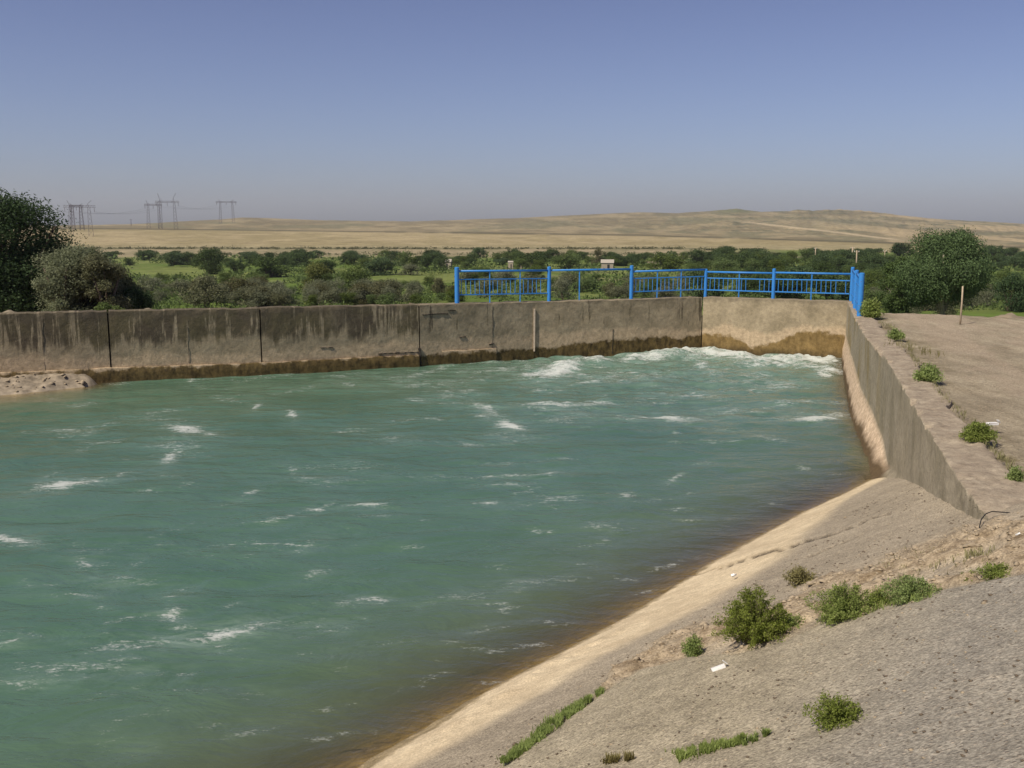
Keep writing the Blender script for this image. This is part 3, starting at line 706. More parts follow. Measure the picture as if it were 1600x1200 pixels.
# ------------------------------------------------------------------ water
FOAM = [  # px, py, half-length, half-height, strength, tilt (dy/dx)
 (875, 578, 30, 12, 1.0, -.3), (838, 585, 26, 6, .9, -.1), (930, 562, 26, 6, .75, 0), (1010, 558, 50, 5, .8, -.05), (1060, 549, 36, 5, 1.0, -.05), (1075, 553, 100, 8, .55, 0),
 (1130, 553, 70, 5, .95, .03), (1200, 560, 70, 6, .9, .05), (1270, 562, 50, 5, 1.0, .05), (1190, 568, 50, 5, .7, 0), (1260, 572, 60, 6, .6, 0), (1295, 582, 25, 4, .7, 0),
 (1095, 570, 12, 4, .7, 0), (930, 632, 40, 4, .45, -.05), (860, 634, 45, 2.5, .65, 0), (1080, 617, 30, 2.5, .6, 0), (760, 640, 22, 10, .55, .5), (752, 652, 12, 4, .6, .3), (800, 665, 20, 5, .85, .2), (870, 659, 30, 4, .4, 0),
 (1030, 653, 60, 3.5, .75, 0), (1080, 655, 30, 3, .4, 0), (1275, 656, 35, 3.5, .95, 0), (1310, 650, 25, 8, .5, 0), (1150, 610, 60, 5, .25, 0),
 (290, 671, 30, 7, .8, .1), (325, 678, 14, 3, .7, .2), (266, 716, 12, 8, .75, -.4), (280, 700, 40, 18, .25, 0), (403, 636, 7, 5, .7, -.3), (457, 650, 10, 6, .7, .4), (100, 759, 40, 6, 1.0, -.12), (190, 741, 12, 4, .6, -.3),
 (112, 674, 40, 2, .35, 0), (250, 697, 30, 2, .3, 0), (455, 733, 7, 4, .7, .3), (393, 768, 12, 4, .65, -.3), (490, 793, 30, 4, .65, -.25), (575, 788, 30, 3, .7, .05), (430, 814, 45, 4, .45, -.15),
 (800, 742, 70, 2, .6, -.03), (850, 740, 18, 3, .55, -.1), (700, 744, 100, 4, .18, 0), (1057, 747, 12, 4, .75, -.5), (760, 787, 22, 4, .5, 0), (980, 775, 15, 5, .4, -.2), (20, 842, 32, 4, .9, .18), (128, 880, 10, 8, .55, .2), (60, 850, 60, 6, .25, 0),
 (350, 990, 42, 7, 1.0, -.18), (310, 1000, 28, 5, .7, 0), (263, 962, 14, 9, .7, -.3), (280, 980, 24, 6, .45, .2), (400, 975, 32, 4, .5, -.1), (360, 946, 30, 3, .35, -.2), (585, 937, 30, 3, .6, 0), (560, 945, 40, 6, .2, 0), (535, 983, 12, 3, .5, 0), (18, 1006, 22, 3, .75, -.15),
 (200, 1010, 70, 8, .33, -.15), (100, 1045, 90, 9, .33, 0), (190, 1050, 60, 8, .32, 0), (40, 1067, 60, 4, .4, 0), (500, 895, 22, 5, .35, -.1), (480, 850, 16, 6, .35, -.5), (210, 905, 40, 6, .22, 0), (790, 950, 20, 3, .3, -.1), (920, 850, 30, 4, .28, 0), (270, 1112, 25, 3, .25, 0), (950, 840, 16, 7, .25, -.3),
 (540, 730, 70, 6, .22, 0), (430, 850, 90, 8, .18, 0), (640, 690, 80, 6, .14, 0), (1120, 690, 80, 5, .22, 0), (1150, 640, 70, 5, .25, 0), (300, 595, 10, 2, .6, 0), (530, 588, 20, 2, .35, 0), (545, 600, 14, 3, .5, 0), (640, 592, 30, 5, .22, 0), (700, 600, 50, 8, .25, 0), (960, 592, 120, 9, .22, 0), (1230, 600, 60, 6, .35, 0)]
def build_water():
    xs = np.concatenate([np.arange(-60, -20, 0.8), np.arange(-20, 11.2, 0.085)]); ys = np.concatenate([np.arange(-30, 3.5, 0.8), np.arange(3.5, 33.8, 0.085)])
    X, Y = np.meshgrid(xs, ys, indexing='ij')
    px, py, dep = project(X, Y, X * 0 + WATER); ok = Y > 3.4
    foam = np.zeros_like(X); halo = np.zeros_like(X)
    wx = 9 * fbm(X * 1.7, Y * 1.7, 131, 4, .6) + 5 * fbm(X * 6, Y * 6, 132, 3); wy = 4.5 * fbm(X * 1.9, Y * 2.6, 133, 4, .6) + 2.5 * fbm(X * 6, Y * 9, 134, 3)
    rf = random.Random(77); extra = []
    for _ in range(230):
        fy = 575 + 600 * rf.random() ** 1.5; fx = rf.uniform(-20, min(1340, 1340 - max(0, fy - 740) * 1.55))
        extra.append((fx, fy, rf.uniform(8, 55), rf.uniform(1.5, 4.5) * (1 + (fy - 550) / 900), rf.uniform(.10, .34) * (1.25 if fx > 700 or fy < 760 else 1), rf.gauss(-.05, .14)))
    for _ in range(40): extra.append((rf.uniform(700, 1320), rf.uniform(565, 680), rf.uniform(15, 70), rf.uniform(1.5, 4), rf.uniform(.2, .45), rf.gauss(0, .05)))
    for (fx, fy, a, b, s, t) in FOAM + extra:
        dx = (px - fx) + wx; dy = (py - fy) - t * dx + wy
        g = s * np.exp(-((dx / a) ** 2 + (dy / b) ** 2) * 0.9)
        foam = np.maximum(foam, g) + 0.15 * g
        halo = halo + .6 * s * np.exp(-((dx / (a * 1.8 + 8)) ** 2 + (dy / (b * 2.2 + 3)) ** 2))
    foam *= ok; halo = np.clip(halo, 0, 1) * ok
    turb = ss(620, 555, py) * ss(780, 900, px) * ok + 0.5 * ss(700, 600, py) * ss(650, 900, px) * ok
    c_, s_ = math.cos(.12), math.sin(.12)
    Xr = X * c_ + Y * s_; Yr = -X * s_ + Y * c_
    Z = WATER + (0.042 + 0.06 * turb) * fbm(Xr * 0.45, Yr * 0.95, 81, 3) + (0.022 + 0.05 * turb) * fbm(Xr * 1.7, Yr * 3.0, 84, 3)
    Z = Z + np.clip(foam, 0, 1.1) * (0.015 + 0.06 * turb) * (0.8 + 1.2 * fbm(X * 2.2, Y * 3.2, 87, 4, .6))
    bz, d = bank_z(X, Y)
    depth = np.clip(WATER - bz, 0, 3)
    wS = -(side_w(X, Y) - sw_off(side_s(X, Y))); 
    depth = np.where(side_s(X, Y) > 7, np.minimum(depth, 0.15 + np.clip(wS - .2, 0, 9) * 1.3), depth)
    # shallow by the left silt ledge
    dl = WATER - ledge_z(X, Y); nearw = (np.interp(X, BW[:, 0], BW[:, 1]) - Y < 4.9) & (X < -9.4)
    depth = np.where(nearw, np.minimum(depth, np.clip(dl, 0.02, 3) + 2.2 * ss(2.5, 4.9, np.interp(X, BW[:, 0], BW[:, 1]) - Y) + 2 * ss(-11, -9.4, X)), depth)
    ampl = ss(0.0, 0.5, depth)
    Z = WATER + (Z - WATER) * (0.25 + 0.75 * ampl)
    milk = np.clip(0.40 * turb + 0.12 * fbm(X * .3, Y * .8, 88), 0, 1)
    o = mesh_np('water', np.stack([X, Y, Z], -1).reshape(-1, 3), grid_faces(len(xs), len(ys)), M['water'], smooth=True,
                attrs={'foam': foam.ravel(), 'halo': halo.ravel(), 'depth': depth.ravel(), 'milk': milk.ravel()})
    tag(o, kind='structure')
    o = mesh_np('canal_bed', np.array([(-70, -40, -3.1), (14, -40, -3.1), (14, 36, -3.1), (-70, 36, -3.1)]), [[0, 1, 2, 3]], M['silt']); tag(o, kind='structure')
build_water()

# ------------------------------------------------------------------ road / earth behind the side wall
def crest_y(x):      # far edge of the dirt yard
    return np.interp(x, [8, 10.5, 12, 14, 20, 60], [30, 29.0, 27.6, 26.0, 22.0, 10])
def land_z(x, y):
    """natural ground outside the canal (not the polar far shape)"""
    return 0
def build_road():
    L = np.linalg.norm(B - A)
    s = np.arange(-16, L + 9, 0.13); w = np.concatenate([np.arange(0.30, 4.5, 0.075), np.geomspace(4.6, 60, 70)])
    S, W = np.meshgrid(s, w, indexing='ij')
    X = A[0] + S * wdir[0] + (W + sw_off(S)) * wn[0]; Y = A[1] + S * wdir[1] + (W + sw_off(S)) * wn[1]
    Z = -0.07 + 0.05 * ss(0.5, 2.5, W) + 0.05 * fbm(X * .35, Y * .35, 91) + 0.02 * fbm(X * 2.2, Y * 2.2, 92) + 0.01 * fbm(X * 9, Y * 9, 93)
    Z = Z - 0.05 * np.exp(-((W - 2.2) / .3) ** 2) * 0 
    over = Y - crest_y(X) - 0.25 * fbm(X * .8, X * 0, 94)
    Z = Z - np.where(over > 0, np.minimum(over * 0.55, 7.0), 0) - 0.03 * ss(-1.5, 0, over)
    bz, dd = bank_z(X, Y)
    Z = np.where(Y < 8.2, np.minimum(Z, bz - 0.05), Z)
    px, py, dep = project(X, Y, Z)
    green = ss(1.3, .5, W) * ss(-0.2, 0.3, fbm(X * .8, Y * .8, 95)) * 0.8 + 0.9 * ss(-0.6, 0.4, over) + 0.5 * np.exp(-((px - 1425) / 50) ** 2 - ((py - 545) / 12) ** 2)
    track = np.zeros_like(X)
    track = 0.6 * ss(0.0, 0.35, fbm(W * 1.6, S * 0.10, 97) + .4 * fbm(X * 2, Y * 2, 98)) * (W > 1)
    o = mesh_np('dirt_road', np.stack([X, Y, Z], -1).reshape(-1, 3), grid_faces(len(s), len(w)), M['road'], smooth=True, attrs={'green': np.clip(green, 0, 1).ravel(), 'track': track.ravel()})
    tag(o, kind='structure')
    idx = np.argwhere((W > .6) & (W < 14) & (Y > 8.5) & (over < -.4) & (vn(X * 1.3, Y * 1.3, 5) > .5))
    pick = idx[RNG.choice(len(idx), 900, replace=False)]
    o = stones('gravel', np.array([(X[i, j], Y[i, j], Z[i, j]) for i, j in pick]), RNG.uniform(.006, .022, 900), M['stone'], 6)
    tag(o, 'loose pebbles scattered over the dirt road beside the wall', 'gravel', kind='stuff')
    return lambda x, y: None
build_road()

# ------------------------------------------------------------------ far ground: polar sheet out to the horizon
SKX = [-600, 0, 100, 200, 250, 300, 345, 380, 420, 500, 640, 700, 800, 900, 1000, 1060, 1110, 1150, 1190, 1250, 1310, 1350, 1400, 1450, 1520, 1600, 2000]
SKY = [351, 352, 352, 350.5, 348, 345, 343, 340, 341, 344, 346, 344, 341, 336, 331.5, 333, 329.5, 326.5, 331, 329, 327, 330, 336, 341, 345.5, 349.5, 352]
BX_ = [-600, 0, 200, 640, 1000, 1300, 1600, 2000]; BYv = [357, 357, 358, 363, 368, 377, 387, 392]; BRv = [950, 950, 950, 850, 750, 650, 550, 520]
R_TAB = [0, 34, 60, 100, 150, 200, 300, 400, 480]; Z_TAB = [-0.5, -0.6, -3.6, -6.0, -7.5, -8.5, -9.5, -10, -10.2]
def tan_el(px, row):
    u = (px - CX) / F; v = (CY - row) / F
    return (-sp + v * cp) / np.hypot(u, cp + v * sp)
def ground_z(az_px, r):
    az_px = np.asarray(az_px, float); r = np.asarray(r, float)
    near = np.interp(r, R_TAB, Z_TAB)
    rb = np.interp(az_px, BX_, BRv); yb = np.interp(az_px, BX_, BYv); ys = np.interp(az_px, SKX, SKY)
    ys = ys + 0.5 * fbm(az_px / 25, az_px * 0, 101, 4, .6) + 2.2 * fbm(az_px / 16, az_px * 0, 105, 4, .6) * ss(1200, 1260, az_px) * ss(1440, 1370, az_px)
    rs = rb + np.interp(az_px, [0, 300, 1100, 1600], [500, 900, 1500, 1700])
    near = near + 0
    zb = CZ + rb * tan_el(az_px, yb); t1 = np.clip((r - 480) / (rb - 480), 0, 1)
    mid = np.interp(480, R_TAB, Z_TAB) * (1 - t1) + zb * t1
    t2 = np.clip((r - rb) / (rs - rb), 0, 1)
    e = 1 - (1 - t2) ** 1.35
    row = yb + (ys - yb) * e
    hill = np.clip(yb - ys, 0, 60) / 45
    row = row + (hill + .1) * 9 * fbm(az_px / 55 + t2 * 2, t2 * 5 + az_px / 300, 103, 5, .62) * np.sin(np.pi * t2) - hill * 4.0 * np.abs(fbm(az_px / 16 + t2 * 3, t2 * 3, 107, 4, .6)) * ss(1050, 1300, az_px) * ss(.3, .7, t2) * (1 - t2) ** .3
    # fold: second ridge in front of the crest on the right-hand hill
    far = CZ + r * tan_el(az_px, row)
    zs = CZ + rs * tan_el(az_px, ys)
    beyond = np.maximum(zs - (r - rs) * 0.03, -14)
    z = np.where(r < 480, near, np.where(r < rb, mid, np.where(r < rs, far, beyond)))
    return z
def poly_in(x, y, poly):
    inside = np.zeros(x.shape, bool); n = len(poly)
    for i in range(n):
        x1, y1 = poly[i]; x2, y2 = poly[(i + 1) % n]
        c = ((y1 > y) != (y2 > y)); xi = (x2 - x1) * (y - y1) / ((y2 - y1) if y2 != y1 else 1e-9) + x1
        inside ^= c & (x < xi)
    return inside
back_off = np.array([0.0, 0.33])
CUT = [(-80, BW[0, 1] + 6)] + [tuple(p[:2] + back_off) for p in BW] + [tuple(EW[1, :2] + np.array([0.3, 0.3])), (14, 40), (70, 30), (90, -60), (-80, -60)]
# field / cover colours
def ground_col(px, row, r, x, y):
    c = lambda q: np.array(q)[None, :]
    n1 = fbm(x / 22, y / 22, 111, 4); n2 = fbm(x / 60, y / 90, 112, 4); n3 = fbm(px / 40, row / 3.0, 113, 4); n4 = fbm(px / 160, row / 7.0, 114, 3)
    mx = lambda a, b, f: a * (1 - f[:, None]) + b * f[:, None]
    meadow = mx(c((0.105, 0.155, 0.030)), c((0.165, 0.195, 0.055)), ss(-.3, .3, n1))
    meadow = mx(meadow, c((0.19, 0.165, 0.095)), ss(.25, .5, n2 + .25 * n1))
    meadow = meadow * 0.92
    col = meadow
    # dry strip then scrub line, then the pale stubble field
    j = 1.2 * fbm(px / 60, px * 0, 115, 4)
    dry = mx(c((0.235, 0.205, 0.115)), c((0.31, 0.255, 0.155)), ss(-.3, .3, n3))
    col = mx(col, dry, ss(405, 399, row + 2.5 * n3 + j + 0 * px) * ss(1250, 1050, px))
    col = mx(col, c((0.13, 0.125, 0.06)), (np.exp(-((row - 388.5 - j) / 1.4) ** 2) * .85 + np.exp(-((row - 397 - j) / 1.2) ** 2) * .5 * (n3 > -.1)) * ss(1500, 1150, px))
    fieldtop = np.interp(px, BX_, BYv); fieldbot = np.interp(px, [0, 1100, 1250, 1600], [386.5, 387.5, 391, 400])
    stub = mx(c((0.275, 0.228, 0.120)), c((0.345, 0.282, 0.160)), ss(-.4, .4, n3 + n4))
    stub = mx(stub, c((0.27, 0.235, 0.13)), ss(380, 386, row + 2 * n4) * .7)
    col = mx(col, stub, ss(0.7, -0.7, row - fieldbot - j * .5))
    # hill slopes
    hillc = mx(c((0.195, 0.165, 0.098)), c((0.285, 0.235, 0.140)), ss(-.35, .35, n3 + .5 * n4))
    hillc = mx(hillc, c((0.17, 0.16, 0.095)), ss(.05, .4, fbm(px / 90, row / 6, 116, 4)) * .8)
    hillc = mx(hillc, c((0.12, 0.125, 0.075)), ss(.0, .3, fbm(px / 24, row / 2.6, 119, 5, .65)) * .75 * ss(850, 1200, px) * ss(372, 356, row))
    stop = ss(1150, 1350, px)
    hillc = mx(hillc, c((0.37, 0.295, 0.175)), stop * ss(.0, .3, fbm(px / 120, (row - (px - 1200) * .09) / 5, 117, 3)) * .85)
    hillc = mx(hillc, c((0.165, 0.155, 0.10)), np.exp(-((px - 1330) / 75) ** 2 - ((row - (346 + (px - 1330) * .05)) / 7) ** 2) * .9)
    hillc = mx(hillc, c((0.15, 0.155, 0.08)), np.exp(-((px - 1150) / 35) ** 2 - ((row - 329) / 4.5) ** 2))
    road = np.interp(px, [1130, 1200, 1300, 1420, 1500], [343, 351, 362, 377, 383])
    hillc = mx(hillc, c((0.44, 0.36, 0.23)), np.exp(-((row - road) / 1.3) ** 2) * ss(1140, 1180, px) * ss(1440, 1380, px))
    hb = ss(0.6, -0.6, row - fieldtop)
    col = mx(col, hillc, hb)
    w = 0.9 + .5 * (px > 600)
    col = mx(col, c((0.095, 0.085, 0.05)), np.exp(-((row - fieldtop + .3) / w) ** 2) * .85 * ss(-.6, .1, fbm(px / 50, px * 0, 118) + .3))
    # near belt behind the wall: bare earth
    col = mx(col, c((0.28, 0.22, 0.15)), ss(75, 50, r + 14 * n1))
    return col
def build_ground():
    pxs = np.concatenate([np.linspace(-700, -60, 60), np.linspace(-50, 1650, 760), np.linspace(1665, 2300, 60)])
    az = np.arctan((pxs - CX) / F * cp)
    azb = np.linspace(az[-1] + 0.03, az[0] + 2 * math.pi - 0.03, 90); pxb = np.where(azb < math.pi, 2300.0, -700.0)
    az = np.concatenate([az, azb, [az[0] + 2 * math.pi]]); pxa = np.concatenate([pxs, pxb, [pxs[0]]])
    r = np.concatenate([np.arange(1, 20, 1.5), np.arange(20, 45, 0.4), np.geomspace(46, 480, 120), np.linspace(486, 1000, 75), np.linspace(1010, 2500, 130), np.geomspace(2600, 5200, 10)])
    AZ, R = np.meshgrid(az, r, indexing='ij'); PX = np.repeat(pxa[:, None], len(r), 1)
    X = R * np.sin(AZ); Y = R * np.cos(AZ); Z = ground_z(PX, R)
    Z = Z + np.clip(R / 100, .1, 1) * 0.35 * fbm(X / 9, Y / 9, 121) * ss(900, 300, R)
    inside = poly_in(X, Y, CUT)
    Z = np.where(inside, np.minimum(Z, -6.0), Z)
    px, row, _ = project(X, Y, Z)
    px = np.where(Y > 1, px, PX)
    col = ground_col(px.ravel(), np.where(Y > 1, row, 500).ravel(), R.ravel(), X.ravel(), Y.ravel())
    o = mesh_np('ground', np.stack([X, Y, Z], -1).reshape(-1, 3), grid_faces(len(az), len(r)), M['ground'], smooth=True, attrs={'col': np.clip(col, 0.01, 1)})
    tag(o, kind='structure')
build_ground()

def r_for_row(px, row):
    r = np.geomspace(40, 2400, 1500); z = ground_z(np.full_like(r, px), r)
    u = math.sin(math.atan((px - CX) / F * cp)); c = math.cos(math.atan((px - CX) / F * cp))
    _, rr, _ = project(r * u, r * c, z); i = int(np.argmax(rr <= row)); return float(r[i]), float(z[i])
def ground_pt(px, row):
    r, z = r_for_row(px, row); a = math.atan((px - CX) / F * cp); return np.array([r * math.sin(a), r * math.cos(a), z]), r
def ground_pt_r(px, r):
    a = math.atan((px - CX) / F * cp); z = float(ground_z(np.array([px]), np.array([r]))[0]); return np.array([r * math.sin(a), r * math.cos(a), z])

# ------------------------------------------------------------------ foliage
def leaf_mesh(centers, radii, n, size, seed, squash=1.0, updir=0.2, shell=0.55):
    r = np.random.default_rng(seed); centers = np.asarray(centers); radii = np.asarray(radii, float)
    wgt = radii ** 2; k = r.choice(len(centers), n, p=wgt / wgt.sum())
    d = r.normal(size=(n, 3)); d /= np.linalg.norm(d, axis=1)[:, None]
    rad = radii[k] * (shell + (1 - shell) * r.random(n) ** 0.7) * (1 + .18 * r.normal(size=n))
    c = centers[k] + d * rad[:, None] * np.array([1, 1, squash])
    nn = d + r.normal(size=(n, 3)) * 0.8 + np.array([0, 0, updir]); nn /= np.linalg.norm(nn, axis=1)[:, None]
    t = np.cross(nn, r.normal(size=(n, 3))); t /= np.linalg.norm(t, axis=1)[:, None] + 1e-9; b = np.cross(nn, t)
    s = size * r.uniform(.6, 1.3, n)[:, None]
    V = np.stack([c - t * s, c - b * s * .45, c + t * s, c + b * s * .45], 1).reshape(-1, 3)
    V = V[np.repeat(c[:, 2] > 0.02, 4)]
    return V, np.arange(len(V)).reshape(-1, 4)

def make_tree(name, H, Wd, mat, bark, n, seed, leaf, trunk=True, base=0.25, clumps=26, lean=0.0, shell=.55):
    """crown centred on origin, base at z=0"""
    rr = random.Random(seed); root = empty(name)
    C_, R_ = [], []
    for i in range(clumps):
        a = rr.uniform(0, 6.283); q = rr.random() ** .5; h = rr.uniform(base, 1)
        env = math.sin(math.pi * min(1, max(0, (h - base * .6) / (1.08 - base * .6)) ** .8)) ** .6
        rad = q * env * Wd / 2 * 0.8
        C_.append((math.cos(a) * rad + lean * h, math.sin(a) * rad, h * H * .88)); R_.append(Wd * rr.uniform(.10, .20))
    V, Fq = leaf_mesh(C_, R_, n, leaf, seed, .85, shell=shell)
    crown = mesh_np('crown', V, Fq, mat, root)
    if trunk:
        mb = MB(); k = rr.randint(1, 3)
        for j in range(k):
            a = rr.uniform(0, 6.28); top = (math.cos(a) * Wd * .12 * k, math.sin(a) * Wd * .12 * k, H * .72)
            mid = (top[0] * .35 + rr.uniform(-.05, .05) * H, top[1] * .35, H * .35)
            mb.tube([(0.05 * j * H, 0, -0.4), mid, top], [H * .028, H * .020, H * .008], 7)
        for c in C_[::2]:
            h0 = c[2] * .45; mb.tube([(c[0] * .15, c[1] * .15, h0), (c[0] * .6, c[1] * .6, (h0 + c[2]) / 2 + .05 * H), c], [H * .012, H * .008, H * .003], 5)
        mb.build('trunk', bark, root, True)
    return root
def make_bush(name, H, Wd, mat, n, seed, leaf, clumps=16, fn='foliage', sn='stems', tall=False):
    rr = random.Random(seed); C_, R_ = [], []
    for i in range(clumps):
        a = rr.uniform(0, 6.283); q = rr.random() ** .5; h = rr.uniform(.08, .85)
        rad = q * ((1 - (h - .35) ** 2 * 1.6) if tall else (1 - h * .55)) * Wd / 2 * .8
        C_.append((math.cos(a) * rad, math.sin(a) * rad, h * H)); R_.append(min(H, Wd) * rr.choice((.11, .15, .2, .29)))
    V, Fq = leaf_mesh(C_, R_, n, leaf, seed, .8, shell=.4)
    root = empty(name); mesh_np(fn, V, Fq, mat, root)
    mb = MB()
    for c in C_[::2]: mb.tube([(c[0] * .15, c[1] * .15, -0.05 * H), (c[0] * .5, c[1] * .5, c[2] * .6), c], [H * .015, H * .01, H * .003], 4)
    mb.build(sn, M['bark'], root)
    return root

PROTO = {}
def proto(kind, i):
    """unit prototypes ~1 m high & 1 m wide, scaled when placed; first use places the prototype itself"""
    key = (kind, i)
    if key not in PROTO:
        mats = {'dark': 'dark_leaf', 'mid': 'mid_leaf', 'yellow': 'yellow_leaf', 'silver': 'silver_leaf', 'brown': 'brown_leaf', 'deep': 'deep_leaf'}
        nm = {'dark': 'tree', 'mid': 'bush', 'yellow': 'bush', 'silver': 'bush', 'brown': 'bush', 'deep': 'tree'}[kind]
        if nm == 'tree': o = make_bush('tree', 1, 1.12, M[mats[kind]], 5200, 100 + i * 7 + len(kind), .032, 26, 'crown', 'trunk', True)
        else: o = make_bush('bush', 1, 1.15, M[mats[kind]], 4200, 200 + i * 7 + len(kind), .028, 22)
        PROTO[key] = o; return o
    return copy_tree(PROTO[key])
veg_count = 0
def put_veg(kind, px, ytop, ybot, wpx, label=None, group=None, var=None, cat=None):
    global veg_count
    p, r = ground_pt(px, ybot)
    dep = p[1] * cp - (p[2] - CZ) * sp
    h = (ybot - ytop) * dep / F * 1.08; w = wpx * dep / F
    o = proto(kind, (veg_count % 3) if var is None else var); veg_count += 1
    o.location = (p[0], p[1], p[2] - 0.03 * h); o.scale = (w * .95, w * .95, h); o.rotation_euler = (0, 0, random.uniform(0, 6.28))
    isTree = kind in ('dark', 'deep')
    o['category'] = cat or ('tree' if isTree else 'bush')
    if label: o['label'] = label
    if group: o['group'] = group
    return o

# -- individually recognisable ones beyond the wall
ONE = [
 ('dark', 265, 394, 416, 40, 'dark tree left of the roundest dark tree in the valley'),
 ('dark', 323, 391, 428, 46, 'roundest dark tree standing alone in the meadow beyond the stained wall'),
 ('silver', 312, 426, 482, 78, 'widest silver-grey bush just above the stained wall'),
 ('dark', 366, 406, 425, 34, 'low dark tree right of the roundest dark tree'),
 ('dark', 417, 403, 433, 66, 'broad dark tree spreading left of the yellow-green tree'),
 ('dark', 472, 392, 417, 46, 'tall dark tree rising behind the yellow-green bush'),
 ('yellow', 489, 408, 456, 56, 'yellow-green bush, largest of its colour in the valley'),
 ('mid', 549, 411, 457, 52, 'rounded bright green bush right of the yellow-green bush'),
 ('brown', 375, 434, 474, 60, 'brownish olive bush right of the widest silver-grey bush'),
 ('silver', 407, 446, 478, 44, 'dark grey-green bush touching the brownish olive bush'),
 ('silver', 484, 449, 478, 36, 'grey bush below the yellow-green bush'),
 ('silver', 520, 448, 478, 48, 'grey bush between two others under the rounded green bush'),
 ('silver', 560, 450, 476, 46, 'grey bush directly below the rounded green bush'),
 ('silver', 603, 447, 476, 36, 'narrow grey bush left of the one nearest the railing'),
 ('silver', 640, 449, 475, 40, 'grey bush nearest the left end of the blue railing'),
 ('dark', 508, 406, 430, 34, 'small dark tree behind and right of the yellow-green bush'),
 ('dark', 594, 405, 430, 56, 'wide dark tree right of the rounded green bush'),
 ('mid', 628, 393, 415, 34, 'green tree-like bush standing up against the dry field'),
 ('silver', 638, 412, 430, 40, 'pale grey bush in front of the green one against the dry field'),
 ('dark', 665, 399, 424, 22, 'narrow dark tree just left of the first blue post'),
 ('dark', 690, 401, 422, 26, 'small dark tree behind the first blue post'),
 ('dark', 831, 395, 420, 54, 'dark tree above the railing left of the second blue post'),
 ('mid', 890, 394, 421, 62, 'green bush above the bay without infill panel'),
 ('brown', 934, 388, 416, 22, 'bare brownish bush above the open railing bay'),
 ('silver', 882, 434, 470, 40, 'grey bush seen through the open railing bay on its left'),
 ('brown', 957, 440, 468, 38, 'brown-grey bush seen through the open railing bay on its right'),
 ('mid', 1040, 398, 424, 84, 'wide green bush above the third railing panel'),
 ('deep', 1409, 379, 402, 34, 'small dark rounded tree on the field edge left of the big tree'),
 ('deep', 1590, 432, 488, 50, 'dark bush-like tree at the right edge of the valley'),
 ('mid', 1378, 448, 478, 56, 'green bush right of the railing corner post'),
 ('mid', 1402, 462, 492, 60, 'green bush beside the far edge of the dirt road'),
 ('silver', 1478, 452, 494, 54, 'silvery shrub at the foot of the big tree'),
 ('silver', 1428, 470, 492, 44, 'low silvery shrub left of the big tree trunk'),
 ('mid', 1340, 470, 492, 30, 'green bush peeping out behind the railing corner post'),
 ('dark', 640, 412, 428, 20, None),
]
for it in ONE:
    k, px, yt, yb, w, lab = it
    if lab is None: continue
    put_veg(k, px, yt, yb, w, lab, 'shrubs and trees of the valley')

rnd = random.Random(5)
def fill(kind, n, x0, x1, y0, y1, hpx, label, group, wfac=1.4, avoid=None):
    for _ in range(n):
        px = rnd.uniform(x0, x1); yb = rnd.uniform(y0, y1)
        if avoid and avoid(px, yb): continue
        sc_ = np.interp(yb, [395, 480], [0.55, 1.25]) * rnd.uniform(.7, 1.3)
        h = hpx * 1.25 * sc_; put_veg(kind, px, yb - h, yb, h * wfac * rnd.uniform(.8, 1.3), label, group)
clear = lambda x, y: (200 < x < 300 and 412 < y < 434) or (570 < x < 720 and 430 < y < 446) or (400 < x < 462 and 430 < y < 442)
L1 = 'low dark tree in the mixed belt along the far side of the valley'
fill('dark', 64, 150, 1000, 402, 416, 17, L1, 'dark trees of the far belt', 1.7)
fill('mid', 34, 560, 1120, 402, 424, 16, 'mid-green bush in the far belt behind the railing', 'green bushes of the far belt', 1.6)
fill('silver', 26, 200, 700, 462, 481, 19, 'grey-green scrub bush in the row just beyond the stained wall', 'grey scrub beyond the wall', 1.5, clear)
fill('mid', 44, 200, 720, 440, 480, 12, 'small green bush scattered in the meadow beyond the stained wall', 'green scrub in the meadow', 1.6, clear)
fill('brown', 12, 200, 720, 455, 480, 18, 'olive-brown scrub bush beyond the stained wall', 'brown scrub beyond the wall', 1.5, clear)
fill('silver', 16, 720, 1110, 440, 474, 20, 'grey-green scrub bush seen through the railing', 'scrub behind the railing', 1.5)
fill('mid', 16, 720, 1110, 425, 470, 17, 'green scrub bush seen through the railing', 'green scrub behind the railing', 1.6)
fill('dark', 34, 1090, 1620, 398, 412, 17, 'dark tree of the dense belt to the right under the dry hills', 'dark trees of the right belt', 1.9, lambda x, y: 1400 < x < 1560 and y > 405)
fill('dark', 26, 1090, 1400, 412, 440, 24, 'dark tree of the thicket behind the right part of the railing', 'thicket trees right', 1.5)
fill('mid', 36, 1100, 1400, 408, 445, 20, 'green bush in the thicket behind the right part of the railing', 'thicket bushes right', 1.5)
fill('dark', 13, 1100, 1345, 440, 476, 28, 'dark tree close behind the right railing panels', 'near thicket trees', 1.3)
fill('mid', 30, 1345, 1620, 440, 488, 20, 'green bush around the big right-hand tree', 'bushes round the big tree', 1.6)
fill('silver', 14, 1345, 1620, 450, 490, 18, 'grey-green bush around the big right-hand tree', 'grey bushes round the big tree', 1.6)
fill('dark', 18, 1550, 1640, 400, 425, 20, 'dark tree at the far right beyond the big tree', 'dark trees far right', 1.5)
